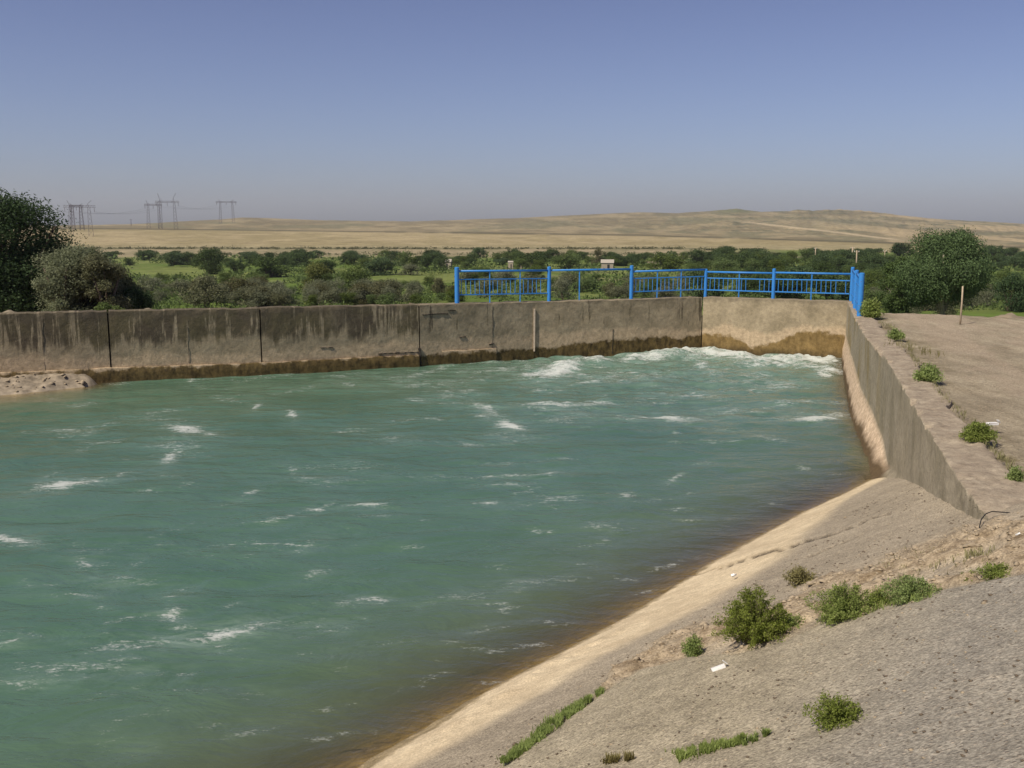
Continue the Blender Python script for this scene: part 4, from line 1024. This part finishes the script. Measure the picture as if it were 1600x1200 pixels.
# scrub line at field edge: ground cover seen as one mass
def scrub_line():
    r = np.random.default_rng(9); C_, R_ = [], []
    for _ in range(420):
        px = r.uniform(120, 1200); row = 389 + r.uniform(-.7, .7)
        if r.random() < .35: row = 398 + r.uniform(-1, 1)
        if px > 1100: row = 391
        p, rr_ = ground_pt(px, row); C_.append(p + np.array([0, 0, .3])); R_.append(r.uniform(.6, 1.5) * (1.8 if r.random() < .08 else 1))
    V, Fq = leaf_mesh(C_, R_, 9000, .34, 10, .8, shell=.3) if False else (None, None)
    k = np.repeat(np.arange(len(C_)), 26); n = len(k); d = r.normal(size=(n, 3)); d /= np.linalg.norm(d, axis=1)[:, None]
    c = np.array(C_)[k] + d * (np.array(R_)[k] * r.random(n) ** .5)[:, None] * np.array([1.6, 1.6, .7])
    t = r.normal(size=(n, 3)); b = r.normal(size=(n, 3)); t /= np.linalg.norm(t, axis=1)[:, None]; b /= np.linalg.norm(b, axis=1)[:, None]
    s = .42
    V = np.stack([c - t * s, c - b * s * .6, c + t * s, c + b * s * .6], 1).reshape(-1, 3)
    o = mesh_np('scrub', V, np.arange(len(V)).reshape(-1, 4), M['brown_leaf']); tag(o, 'thin line of low scrub along the edge of the dry field', 'scrub', kind='stuff')
scrub_line()

# tall undergrowth that fills the meadow between shrubs
def undergrowth():
    r = np.random.default_rng(19); n0 = 3400; C_, R_, = [], []
    px = r.uniform(150, 1640, n0); row = 402 + 84 * r.random(n0) ** .8
    for a, b in zip(px, row):
        if clear(a, b): continue
        if vn(a / 30., b / 8., 7) < .38: continue
        p, rr_ = ground_pt(a, b); C_.append(p); R_.append(rr_ / 150 * r.uniform(.6, 1.4))
    C_ = np.array(C_); R_ = np.array(R_); k = np.repeat(np.arange(len(C_)), 22); n = len(k)
    d = r.normal(size=(n, 3)); d /= np.linalg.norm(d, axis=1)[:, None]; d[:, 2] = abs(d[:, 2])
    c = C_[k] + d * (R_[k] * r.random(n) ** .5)[:, None] * np.array([1.8, 1.8, .8])
    t = r.normal(size=(n, 3)); b = r.normal(size=(n, 3)); t /= np.linalg.norm(t, axis=1)[:, None]; b /= np.linalg.norm(b, axis=1)[:, None]
    s = (R_[k] * .22)[:, None]
    V = np.stack([c - t * s, c - b * s * .6, c + t * s, c + b * s * .6], 1).reshape(-1, 3)
    o = mesh_np('undergrowth', V, np.arange(len(V)).reshape(-1, 4), M['mid_leaf']); tag(o, 'low green undergrowth covering the valley meadow', 'undergrowth', kind='stuff')
undergrowth()

# -- the big ones
def place_tree(o, px, r, zoff=0):
    p = ground_pt_r(px, r); o.location = (p[0], p[1], p[2] + zoff); return p
def spiky(o_center, H, Wd, mat, n, seed, leaf):
    pass
t = make_tree('tree', 8.2, 7.6, M['deep_leaf'], M['bark'], 110000, 31, .075, base=.0, clumps=110, shell=.3)
p = place_tree(t, -8, 52); topz = CZ + 52 * float(tan_el(20, 296)); t.scale = (1.05, 1.05, (topz - p[2]) / 7.9)
tag(t, 'large dark leafy tree at the left edge behind the wall', 'tree')
t = make_tree('tree', 5.6, 4.3, M['olive_leaf'], M['bark'], 60000, 37, .055, base=.0, clumps=80, shell=.3)
p = place_tree(t, 118, 46); t.scale = (1, 1, (CZ + 46 * float(tan_el(118, 386)) - p[2]) / 5.2)
tag(t, 'silvery olive tree leaning out in front of the large dark left-hand tree', 'tree')
t = make_tree('tree', 3.6, 2.6, M['silver_leaf'], M['bark'], 16000, 47, .055, base=.0, clumps=24, shell=.4)
p = place_tree(t, 160, 44.5); t.scale = (1, 1, (CZ + 44.5 * float(tan_el(160, 396)) - p[2]) / 3.4)
tag(t, 'smaller ragged silvery tree between the olive tree and the dark low bush', 'tree')
t = make_tree('tree', 3.6, 2.2, M['olive_leaf'], M['bark'], 12000, 48, .05, base=.1, clumps=18, shell=.4)
p = place_tree(t, 86, 45); t.scale = (1, 1, (CZ + 45 * float(tan_el(86, 384)) - p[2]) / 3.5)
tag(t, 'slim silvery tree right against the large dark left-hand tree', 'tree')
t = make_bush('bush', 2.2, 3.0, M['olive_leaf'], 16000, 38, .055)
p = place_tree(t, 186, 47); t.scale = (1, 1, (CZ + 47 * float(tan_el(186, 412)) - p[2]) / 2.2)
tag(t, 'brownish silver bush at the right foot of the silvery olive tree', 'bush')
t = make_bush('bush', 1.5, 2.6, M['deep_leaf'], 7000, 39, .06)
p = place_tree(t, 205, 45.5); t.scale = (.8, .8, (CZ + 45.5 * float(tan_el(205, 440)) - p[2]) / 1.5)
tag(t, 'dark low bush just above the stained wall beside the silvery olive tree', 'bush')
t = make_bush('bush', 1.0, 2.2, M['mid_leaf'], 5000, 40, .05)
p = place_tree(t, 160, 37.5); t.scale = (1, .7, (CZ + 37.5 * float(tan_el(160, 472)) - p[2]) / 1.0)
tag(t, 'bright green weeds peeping over the wall below the silvery olive tree', 'bush')
for px_, w_, yt_ in ((20, 1.3, 462), (60, 1.2, 468)):
    pass
# right-hand big tree
t = make_tree('tree', 6.6, 7.0, M['tree_leaf'], M['pale_bark'], 100000, 53, .075, base=.30, clumps=80, shell=.4)
p = place_tree(t, 1484, 82); k = (CZ + 82 * float(tan_el(1484, 364)) - p[2]) / 6.2; t.scale = (1.0, 1.0, k)
tag(t, 'big spreading green tree with pale trunk beyond the dirt road', 'tree')
t = make_tree('tree', 4.6, 3.6, M['tree_leaf'], M['pale_bark'], 30000, 54, .075, base=.05, clumps=50, shell=.3)
p = place_tree(t, 1412, 84); t.scale = (1, 1, (CZ + 84 * float(tan_el(1420, 402)) - p[2]) / 4.4)
tag(t, 'smaller green tree merging into the left side of the big spreading tree', 'tree')

# dry earth mound behind the wall at left and heap beyond the road
def mound(cx, cy, cz, a, b, h, name, seed, mat='ground', colr=(0.27, 0.22, 0.155)):
    n = 40; g = np.linspace(-1, 1, n); A_, B_ = np.meshgrid(g, g, indexing='ij'); rr = np.sqrt(A_ ** 2 + B_ ** 2)
    Z = cz + h * np.clip(1 - rr ** 2, -0.3, 1) * (1 + .25 * fbm(A_ * 3 + seed, B_ * 3, seed)) + .05 * h * fbm(A_ * 12, B_ * 12, seed)
    o = mesh_np(name, np.stack([cx + A_ * a, cy + B_ * b, Z], -1).reshape(-1, 3), grid_faces(n, n), M[mat], smooth=True, attrs={'col': np.tile(np.array(colr), (n * n, 1))})
    tag(o, kind='structure'); return o
q = at_r(40, 479, 33.5); mound(q[0], q[1], q[2] - .95, 1.7, 1.6, .8, 'earth_mound', 3, colr=(.2, .17, .12))
q = at_r(235, 476, 42); mound(q[0], q[1], q[2] - 1.05, 1.2, 1.6, .85, 'earth_mound', 4, colr=(.2, .17, .12))
q = at_r(1565, 489, 42); mound(q[0], q[1], q[2] - 1.6, 3.2, 2.2, 1.5, 'earth_mound', 5)
q = at_r(1640, 492, 38); mound(q[0], q[1], q[2] - 1.2, 2.0, 1.6, 1.2, 'earth_mound', 6)

# ------------------------------------------------------------------ foreground weeds
def weed(H, Wd, n_stem, leaves, seed, mat, leaf=.012, droop=.25):
    r = np.random.default_rng(seed); root = empty('weed'); mb = MB(); C_ = []
    for i in range(n_stem):
        a = r.uniform(0, 6.28); sp_ = r.random() ** .6; h = H * (1 - .55 * sp_ ** 2) * r.uniform(.45, 1.15); sp_ *= r.uniform(.8, 1.2)
        ex, ey = math.cos(a) * sp_ * Wd / 2, math.sin(a) * sp_ * Wd / 2
        pts = [(ex * .12, ey * .12, -.02), (ex * .45, ey * .45, h * .5), (ex * .8, ey * .8, h * .85), (ex, ey, h * (1 - droop * sp_))]
        mb.tube(pts, [.0035, .0028, .002, .001], 3, False)
        P_ = np.array(pts)
        for _ in range(leaves):
            t_ = r.uniform(.15, 1) ** .8 * 3; k = min(2, int(t_)); c = P_[k] * (1 - t_ + k) + P_[k + 1] * (t_ - k)
            C_.append(c + r.normal(size=3) * leaf * 1.6)
    c = np.array(C_); c[:, 2] = np.maximum(c[:, 2], .004); n = len(c)
    t = r.normal(size=(n, 3)); t[:, 2] += .5; t /= np.linalg.norm(t, axis=1)[:, None]; b = np.cross(t, r.normal(size=(n, 3))); b /= np.linalg.norm(b, axis=1)[:, None]
    s = leaf * r.uniform(.6, 1.5, n)[:, None]
    V = np.stack([c - t * s, c - b * s * .4, c + t * s, c + b * s * .4], 1).reshape(-1, 3)
    mesh_np('leaves', V, np.arange(len(V)).reshape(-1, 4), mat, root); mb.build('stems', M['stem'], root)
    return root
def bank_weed(px, py, wpx, hpx, label, seed, mat='weed_leaf', n=60, leaves=36, where='bank', leaf=None, name='weed'):
    p = on_bank(px, py) if where == 'bank' else at_z(px, py, -0.03)
    dep = p[1] * cp - (p[2] - CZ) * sp; k = dep / F
    w, h = wpx * k, hpx * k * 1.05
    o = weed(h, w, int(n * 1.5), int(leaves * 1.4), seed, M[mat], leaf or max(.006, .0068 * dep / 6)); o.name = name
    if name == 'weed': pass
    o.location = p; tag(o, label, 'weed' if name == 'weed' else name, 'weeds on the concrete and the road edge'); return o
bank_weed(1180, 1006, 125, 84, 'largest bushy weed on the sloping bank, its top reaching the pale strip', 1, n=120, leaves=60)
bank_weed(1236, 984, 60, 22, 'small low weed hugging the right side of the largest bushy weed', 2, n=40, leaves=30)
bank_weed(1320, 968, 118, 52, 'spreading weed in the middle of the slab joint, second in size', 3, n=90, leaves=48)
bank_weed(1372, 950, 50, 26, 'narrow weed filling the gap in the row along the slab joint', 14, n=40, leaves=30)
bank_weed(1425, 940, 100, 38, 'weed at the upper right end of the slab-joint row', 4, n=80, leaves=44)
bank_weed(1560, 902, 70, 18, 'thin weed near the right edge where the rubble meets the upper slab', 5, n=44, leaves=30)
bank_weed(1520, 908, 40, 12, 'tiny weed left of the thin one at the rubble edge', 6, n=24, leaves=24)
bank_weed(1250, 912, 60, 24, 'yellowish dry tuft above the row of weeds on the slope', 7, 'dry_leaf', n=50, leaves=26)
bank_weed(1084, 1026, 36, 32, 'small weed standing by the stones left of the largest bushy weed', 8, n=34, leaves=30)
bank_weed(1308, 1138, 92, 50, 'lone weed in the middle of the grey upper slab', 9, n=60, leaves=46)
bank_weed(1450, 598, 40, 28, 'round weed by the wall half way along the dirt road', 10, where='road', n=60, leaves=34)
bank_weed(1528, 692, 58, 30, 'wider weed growing along the broken outer edge of the side wall', 11, where='road', n=70, leaves=40)
bank_weed(1586, 754, 20, 24, 'small upright weed at the right edge beside the wall', 12, where='road', n=30, leaves=30)
bank_weed(1399, 530, 26, 15, 'small far weed on the dirt road near the railing', 13, where='road', n=40, leaves=26, leaf=.02)
bank_weed(1360, 497, 30, 26, 'bush-like weed at the foot of the blue corner post', 15, where='road', n=60, leaves=40, leaf=.03)

def grass_patch(pts, n, label, h=.03, wid=8, seed=1, where='bank', mat='weed_leaf'):
    r = np.random.default_rng(seed); V = []
    for _ in range(n):
        i = r.integers(0, len(pts) - 1); t = r.random(); (x0, y0, w0), (x1, y1, w1) = pts[i], pts[i + 1]
        w = w0 + (w1 - w0) * t; px = x0 + (x1 - x0) * t + r.normal() * w * .5; py = y0 + (y1 - y0) * t + r.normal() * w * .33
        d = np.array([px, py]); V.append(d)
    out = []
    # cheap: evaluate the bank on a coarse set of anchors
    cache = {}
    for px, py in V:
        key = (px, py)
        if key not in cache: cache[key] = on_bank(px, py) if where == 'bank' else at_z(px, py, -.03)
        p = cache[key] + np.array([0, 0, 0.02])
        if vn(px / 9., py / 7., 3) < .33: continue
        for b in range(3):
            a = r.uniform(0, 6.28); l = h * r.uniform(.5, 1.3); lean = r.uniform(.1, .8) * l
            l *= .55 + .9 * vn(px / 14., py / 14., 8); e = p + np.array([math.cos(a) * lean, math.sin(a) * lean, l]); s = np.array([-math.sin(a), math.cos(a), 0]) * .0022
            m_ = (p + e) / 2 + np.array([0, 0, l * .15])
            out += [p - s, p + s, m_ + s, m_ - s, m_ - s, m_ + s, e + s * .2, e - s * .2]
    o = mesh_np('grass', np.array(out), np.arange(len(out)).reshape(-1, 4), M[mat]); tag(o, label, 'grass', kind='stuff')
grass_patch([(942, 1086, 3), (900, 1112, 9), (860, 1140, 11), (820, 1175, 9), (786, 1196, 6)], 3200, 'strip of green grass growing in the slab joint at the bottom', .034, seed=1)
grass_patch([(1055, 1192, 12), (1100, 1178, 10), (1150, 1168, 6), (1162, 1166, 2)], 1700, 'low grass patch at the bottom edge of the upper slab', .024, seed=2)
grass_patch([(1165, 1170, 5), (1198, 1154, 3)], 500, 'short grass streak beside the bottom patch', .024, seed=3)
grass_patch([(945, 1198, 6), (985, 1192, 5)], 200, 'dry grass wisp at the bottom edge of the picture', .03, seed=4, mat='dry_leaf')
grass_patch([(1290, 975, 14), (1360, 955, 10), (1440, 935, 12)], 500, 'short grass among the weeds of the slab joint', .04, seed=5)
grass_patch([(1380, 900, 30), (1450, 880, 26), (1540, 870, 22)], 420, 'dry sparse grass between the rubble on the slope', .035, seed=6, mat='dry_leaf')
grass_patch([(1390, 540, 14), (1440, 552, 10), (1470, 560, 8)], 160, 'thin dry grass on the dirt road by the wall', .08, seed=7, where='road', mat='dry_leaf')
grass_patch([(1368, 504, 5), (1392, 512, 6), (1418, 545, 8), (1440, 580, 8), (1475, 622, 8), (1512, 660, 8), (1552, 706, 9), (1590, 748, 9)], 700, 'sparse dry grass along the outer edge of the side wall', .06, seed=8, where='road', mat='dry_leaf')

# ------------------------------------------------------------------ litter
def litter_box(px, py, L_, label, rz, where='bank'):
    p = on_bank(px, py) if where == 'bank' else at_z(px, py, 0.0)
    mb = MB(); R3 = (Vector((-nrm[0] * SL, -nrm[1] * SL, 1)).to_track_quat('Z', 'Y').to_matrix() if where == 'bank' else Matrix.Identity(3)) @ Matrix.Rotation(rz, 3, 'Z')
    mb.box((p[0], p[1], p[2] + .05), (L_, L_ * .5, L_ * .22), jit=L_ * .03, rot=R3)
    o = mb.build('litter_carton', M['white']); 
    mb = MB(); R4 = R3 @ Matrix.Rotation(.9, 3, 'Y'); e = R3 @ Vector((L_ * .58, 0, L_ * .2))
    mb.box((p[0] + e.x, p[1] + e.y, p[2] + .05 + e.z), (L_ * .34, L_ * .5, L_ * .04), jit=L_ * .02, rot=R4)
    mb.build('lid', M['white'], o)
    tag(o, label, 'litter'); return o
litter_box(1122, 1055, .09, 'white crushed carton with open lid lying on the upper slab', 2.2)
litter_box(1147, 906, .07, 'small white carton on the pale strip near the water', .2)
litter_box(1589, 846, .035, 'tiny white scrap beside the cable at the wall end', .9)
litter_box(1550, 668, .13, 'flat white scrap on the dirt road by the wider weed', .1, 'road')

# thin black cable over the wall end
mb = MB(); pts = []
for a, b in [(1529, 822), (1533, 812), (1540, 803), (1550, 799), (1575, 801), (1605, 804), (1650, 806)]:
    q = at_z(a, b, 0.03); pts.append((q[0], q[1], 0.03))
pts[0] = (pts[0][0], pts[0][1], -.03)
mb.tube(pts, .0045, 6); o = mb.build('cable', M['rubber'], smooth=True); tag(o, 'thin dark cable lying across the near end of the side wall', 'cable')

# ------------------------------------------------------------------ blue railings
def on_line(P2, u): p = P2(np.array([u]))[0]; return p
def rail_run(root, p0, p1, z0, z1, H, mids, panel=True, top=True, nb=None, post_r=.0):
    p0 = np.array(p0, float); p1 = np.array(p1, float); L_ = np.linalg.norm(p1 - p0); d = (p1 - p0) / L_; ang = math.atan2(d[1], d[0])
    zz = lambda t: z0 + (z1 - z0) * t
    def bar(t0, t1, h0, h1, r=.02, n=6, mbx=None):
        a = p0 + d * L_ * t0; b = p0 + d * L_ * t1
        mbx.tube([(a[0], a[1], zz(t0) + h0), (b[0], b[1], zz(t1) + h1)], r, n)
    if top:
        mb = MB(); bar(.005, .995, H - .09, H - .09, .034, 8, mb); mb.build('top_rail', M['blue'], root, True)
    for t in mids:
        mb = MB(); bar(t, t, -.02, H - .1, .024, 4, mb); mb.build('intermediate_post', M['blue'], root)
    if panel:
        mb = MB(); bar(.015, .985, H * .68, H * .68, .023, 4, mb); bar(.015, .985, H * .24, H * .24, .025, 4, mb)
        nb = nb or int(L_ / .15)
        for k in range(1, nb):
            t = k / nb
            if any(abs(t - m_) * L_ < .05 for m_ in mids): continue
            if random.random() < .05: continue
            bar(t, t + random.uniform(-.004, .004), H * .24, H * .68, .013, 4, mb)
        mb.build('infill_panel', M['blue'], root)
def post(root, p, z, H, r=.055, n=10):
    mb = MB(); mb.tube([(p[0], p[1], z - .05), (p[0], p[1], z + H), (p[0], p[1], z + H + .015)], [r, r, r * .55], n)
    mb.build('post', M['blue'], root, True).data.set_sharp_from_angle(angle=math.radians(40))
rail = empty('railing'); tag(rail, 'long blue steel railing along the back and end walls with one open bay', 'railing', 'blue railings')
IN = 0.22
def back_pt(px):
    u = U(px); p = PB(np.array([u]))[0]; return np.array([p[0], p[1] + IN]), float(TB(np.array([u]))[0])
pB = [back_pt(q) for q in (714, 858, 987)]
crn = (np.array([EW[0, 0] + .14, EW[0, 1] + IN]), EW[0, 2])
fd = lambda t: (EW[0, :2] + (EW[1, :2] - EW[0, :2]) * t + np.array([0.06, IN]), EW[0, 2] + (EW[1, 2] - EW[0, 2]) * t)
LEu = [crn, fd(.505), fd(1.02)]
for (p, z), r in zip(pB, (.072, .062, .062)): post(rail, p, z, 1.10, r)
post(rail, crn[0], crn[1], 0.92, .055); post(rail, LEu[1][0], LEu[1][1], 0.97, .06)
rail_run(rail, pB[0][0], pB[1][0], pB[0][1], pB[1][1], 1.08, [.345, .675])
rail_run(rail, pB[1][0], pB[2][0], pB[1][1], pB[2][1], 1.08, [.36], panel=False)
rail_run(rail, pB[2][0], crn[0], pB[2][1], crn[1], 1.00, [.34, .66])
rail_run(rail, crn[0], LEu[1][0], crn[1], LEu[1][1], .92, [.5])
rail_run(rail, LEu[1][0], LEu[2][0], LEu[1][1], LEu[2][1], .94, [.5])
side = empty('railing'); tag(side, 'short blue railing seen end-on along the side wall at the corner', 'railing', 'blue railings')
e0 = LEu[2][0] + np.array([.02, -.05]); q = at_z(1343, 494, 0.0); e1 = q[:2]
Ls = np.linalg.norm(e1 - e0)
post(side, e0, 0, 1.08, .06); post(side, e1, 0, 1.14, .075); mdl = (e0 + e1) / 2
post(side, mdl, 0, 1.10, .06)
rail_run(side, e0, mdl, 0, 0, 1.08, [.35, .68]); rail_run(side, mdl, e1, 0, 0, 1.10, [.35, .68])

# ------------------------------------------------------------------ poles and pylons
def pole_obj(px, ybot, ytop, wpx, label, mat='pole', near=None, cross=True):
    if near is not None: p = at_r(px, ybot, near); r = near
    else: p, r = ground_pt(px, ybot + 6)
    dep = p[1] * cp - (p[2] - CZ) * sp
    ztop = CZ + math.hypot(p[0], p[1]) * float(tan_el(px, ytop)); h = ztop - p[2]; rr = wpx * dep / F / 2
    mb = MB(); mb.tube([(0, 0, -.4), (0.01 * h, 0, h * .5), (0, 0, h)], [rr * 1.15, rr, rr * .85], 8)
    root = empty('utility_pole' if cross else 'wooden_post', p); mb.build('shaft', M[mat], root, True)
    if cross:
        mb = MB(); mb.box((0, 0, h * .93), (h * .22, .12, .12)); mb.build('crossarm', M[mat], root)
        for k in (-1, 0, 1):
            mb = MB(); mb.tube([(k * h * .09, 0, h * .93 + .05), (k * h * .09, 0, h * .93 + .3)], [.07, .05], 6); mb.build('insulator', M['white'], root)
    tag(root, label, 'post' if not cross else 'pole', None if not cross else 'utility poles in the valley'); return root
pole_obj(1501, 494, 447, 2.7, 'pale wooden post at the far edge of the dirt road', near=26.8, cross=False)
pole_obj(1276, 403, 387, 1.6, 'leftmost of the thin pale poles in the right-hand thicket')
pole_obj(1334, 407, 386, 2.2, 'pale pole behind the thicket, taller than its left neighbour')
pole_obj(1341, 422, 391, 2.0, 'nearest pale pole rising above the railing corner')
pole_obj(1385, 409, 391, 1.6, 'thin pale pole left of the small dark rounded tree')

def lattice(mb, a, b, wa, wb, n, r):
    a, b = Vector(a), Vector(b); prev = None
    for i in range(n + 1):
        t = i / n; c = a.lerp(b, t); w = (wa + (wb - wa) * t) / 2
        ring = [c + Vector((sx * w, sy * w, 0)) for sx, sy in ((-1, -1), (1, -1), (1, 1), (-1, 1))]
        if prev:
            for k in range(4):
                mb.tube([prev[k], ring[k]], r, 4, False); mb.tube([prev[k], ring[(k + 1) % 4]], r * .6, 4, False)
        prev = ring
def pylon(px, r, gap_px, ybase, ybar, ytop, label, yaw=0.0, base_l=None):
    a = math.atan((px - CX) / F * cp); z = float(ground_z(np.array([px]), np.array([r]))[0])
    zb = CZ + r * float(tan_el(px, ybase)); z = min(z, zb) if abs(z - zb) < 6 else z
    hb = CZ + r * float(tan_el(px, ybar)) - z; ht = CZ + r * float(tan_el(px, ytop)) - z
    g = gap_px * r / F / 2
    root = empty('transmission_tower', (r * math.sin(a), r * math.cos(a), z), -a + yaw)
    tk = max(.09, r * .00016)
    for sx in (-1, 1):
        mb = MB(); lattice(mb, (sx * g * 1.12, 0, -2), (sx * g, 0, hb), 3.4, 1.6, 8, tk); mb.build('leg', M['steel'], root)
        mb = MB(); mb.tube([(sx * g, 0, hb), (sx * g * 1.02 - .6, 0, hb + (ht - hb) * .5), (sx * g * 1.1 + sx * 1.3, 0, ht)], tk * 1.3, 4); mb.tube([(sx * g, 0, hb), (sx * g * .9 , 0, ht * .5 + hb * .5), (sx * g * .98 - sx * 1.8, 0, hb)], tk, 4)
        mb.build('peak', M['steel'], root)
    mb = MB(); n = 12; x0, x1 = -g * 1.75, g * 1.75
    for k in range(n):
        xa, xb = x0 + (x1 - x0) * k / n, x0 + (x1 - x0) * (k + 1) / n; m_ = (xa + xb) / 2
        hh = 1.3
        mb.tube([(xa, 0, hb), (xb, 0, hb)], tk, 4, False); mb.tube([(xa, 0, hb + hh), (xb, 0, hb + hh)], tk, 4, False)
        mb.tube([(xa, 0, hb), (m_, 0, hb + hh)], tk * .7, 4, False); mb.tube([(m_, 0, hb + hh), (xb, 0, hb)], tk * .7, 4, False)
    mb.build('crossarm', M['steel'], root)
    for k in (-1, 0, 1):
        mb = MB(); mb.tube([(k * g * 1.6, 0, hb), (k * g * 1.6, 0, hb - 3)], tk * 1.2, 5); mb.build('insulator', M['steel'], root)
    tag(root, label, 'pylon', 'transmission towers on the skyline')
    att = [root.matrix_basis.to_quaternion() @ Vector((k * g * 1.6, 0, hb - 3)) + Vector(root.location) for k in (-1, 0, 1)]
    return att
T1 = pylon(126, 740, 24, 377, 324, 313, 'tallest and nearest lattice pylon beside the large dark tree')
T1b = pylon(121, 900, 11, 359, 323, 318, 'smaller lattice pylon half hidden behind the nearest one', .2)
T2 = pylon(263, 960, 19, 356, 316.5, 302, 'lattice pylon with tall peaks, right one of the middle pair')
T2b = pylon(241, 1050, 14, 354, 321, 313, 'lower lattice pylon, left one of the middle pair')
T3 = pylon(355, 1330, 17, 345, 316.5, 312, 'lone lattice pylon on the rising ground farthest right')
q4 = ground_pt_r(205, 1400); mast = empty('mast', q4)
mb = MB(); hq = CZ + 1400 * float(tan_el(205, 342)) - q4[2]; mb.tube([(0, 0, -1), (0, 0, hq * .5), (0, 0, hq)], [.45, .35, .2], 6); mb.build('shaft', M['steel'], mast, True)
mb = MB(); mb.box((0, 0, hq * .86), (3.2, .4, .4)); mb.build('crossarm', M['steel'], mast); tag(mast, 'tiny far mast between the two pylon pairs', 'mast')
def wires(a, b, sag):
    root = None; mb = MB()
    for p, q in zip(a, b):
        pts = []
        for k in range(13):
            t = k / 12; m_ = p.lerp(q, t); m_.z -= sag * 4 * t * (1 - t); pts.append(m_)
        mb.tube(pts, .055, 3, False)
    o = mb.build('power_lines', M['wire']); return o
o = wires(T1, T2b, 3); tag(o, 'power lines hanging from the nearest pylon to the middle pair', 'power lines', 'power lines')
o = wires(T2, T3, 4); tag(o, 'power lines from the middle pylon pair to the lone pylon', 'power lines', 'power lines')

# ------------------------------------------------------------------ little huts in the valley
def hut(px, row, w, h, label, flat=False):
    p, r = ground_pt(px, row); root = empty('hut', p, random.uniform(-.3, .3))
    mb = MB(); mb.box((0, 0, h / 2 - .2), (w, w * .8, h + .4)); mb.build('wall', M['plaster'], root)
    mb = MB(); k = len(mb.v)
    a, b, t = w * .56, w * .46, h
    hh = .12 if flat else w * .28
    mb.v += [(-a, -b, t), (a, -b, t), (a, b, t), (-a, b, t), (-a, 0, t + hh), (a, 0, t + hh)]
    mb.f += [(0, 1, 5, 4), (2, 3, 4, 5), (0, 4, 3), (1, 2, 5), (0, 3, 2, 1)]; mb.build('roof', M['roofing'], root)
    mb = MB(); mb.box((w * .1, -w * .4 - .01, h * .38), (w * .2, .04, h * .72)); mb.build('door', M['opening'], root)
    tag(root, label, 'hut', 'huts in the valley')
hut(697, 420, 2.6, 1.9, 'small pale hut behind the top of the first blue post')
hut(822, 420, 3.2, 1.7, 'white-roofed hut above the railing left of the second post', True)
hut(798, 421, 1.3, 1.9, 'narrow pale hut left of the white-roofed hut')
hut(950, 420, 3.2, 1.6, 'pale hut above the open railing bay')

# ------------------------------------------------------------------ haze
mb = MB(); mb.box((0, 0, 60), (10700, 10700, 152)); hz = mb.build('haze', None)
hm = bpy.data.materials.new('haze_air'); hm.use_nodes = True; nt = hm.node_tree; nt.nodes.clear()
ho = nt.nodes.new('ShaderNodeOutputMaterial'); hv = nt.nodes.new('ShaderNodeVolumePrincipled')
hv.inputs['Color'].default_value = (0.95, 0.97, 1.0, 1); hv.inputs['Density'].default_value = 0.00011; hv.inputs['Anisotropy'].default_value = 0.2
nt.links.new(hv.outputs[0], ho.inputs['Volume']); hz.data.materials.append(hm); tag(hz, kind='stuff')
hz['label'] = 'thin pale haze over the whole valley'

# ------------------------------------------------------------------ light
SUN = Vector((-0.66, -0.52, 1.0)).normalized()
el = math.asin(SUN.z); azs = math.atan2(SUN.x, SUN.y)
w = bpy.data.worlds.new("World"); sc.world = w; w.use_nodes = True; nt = w.node_tree; nt.nodes.clear()
out = nt.nodes.new('ShaderNodeOutputWorld'); bg = nt.nodes.new('ShaderNodeBackground'); sky = nt.nodes.new('ShaderNodeTexSky')
sky.sky_type = 'NISHITA'; sky.sun_disc = False; sky.sun_elevation = el; sky.sun_rotation = azs
sky.altitude = 300; sky.air_density = 1.0; sky.dust_density = 1.2; sky.ozone_density = 3.0
hs = nt.nodes.new('ShaderNodeHueSaturation'); hs.inputs['Saturation'].default_value = 0.85
nt.links.new(sky.outputs[0], hs.inputs['Color'])
tc = nt.nodes.new('ShaderNodeTexCoord'); sx = nt.nodes.new('ShaderNodeSeparateXYZ'); nt.links.new(tc.outputs['Generated'], sx.inputs[0])
rp = nt.nodes.new('ShaderNodeValToRGB'); nt.links.new(sx.outputs[2], rp.inputs[0])
e = rp.color_ramp.elements; e[0].position = 0.0; e[0].color = (1.03, 1.04, 1.30, 1); e[1].position = 0.38; e[1].color = (0.66, 0.61, 0.88, 1)
mxn = nt.nodes.new('ShaderNodeMix'); mxn.data_type = 'RGBA'; mxn.blend_type = 'MULTIPLY'; mxn.inputs[0].default_value = 1
nt.links.new(hs.outputs[0], mxn.inputs[6]); nt.links.new(rp.outputs[0], mxn.inputs[7]); nt.links.new(mxn.outputs[2], bg.inputs['Color'])
bg.inputs['Strength'].default_value = 0.052
nt.links.new(bg.outputs[0], out.inputs[0])
sd = bpy.data.lights.new('sun', 'SUN'); so = bpy.data.objects.new('sun', sd); COL.objects.link(so)
sd.energy = 3.3; sd.angle = math.radians(0.5); sd.color = (1.0, 0.91, 0.76); so.rotation_euler = SUN.to_track_quat('Z', 'Y').to_euler(); so.location = (0, 0, 50)

sc.view_settings.view_transform = 'Standard'; sc.view_settings.look = 'None'; sc.view_settings.exposure = 0.58; sc.view_settings.gamma = 1.0
sc.view_settings.use_curve_mapping = False
sc.render.engine = 'CYCLES'; sc.cycles.max_bounces = 5; sc.cycles.transparent_max_bounces = 8; sc.cycles.volume_bounces = 0; sc.cycles.use_denoising = True
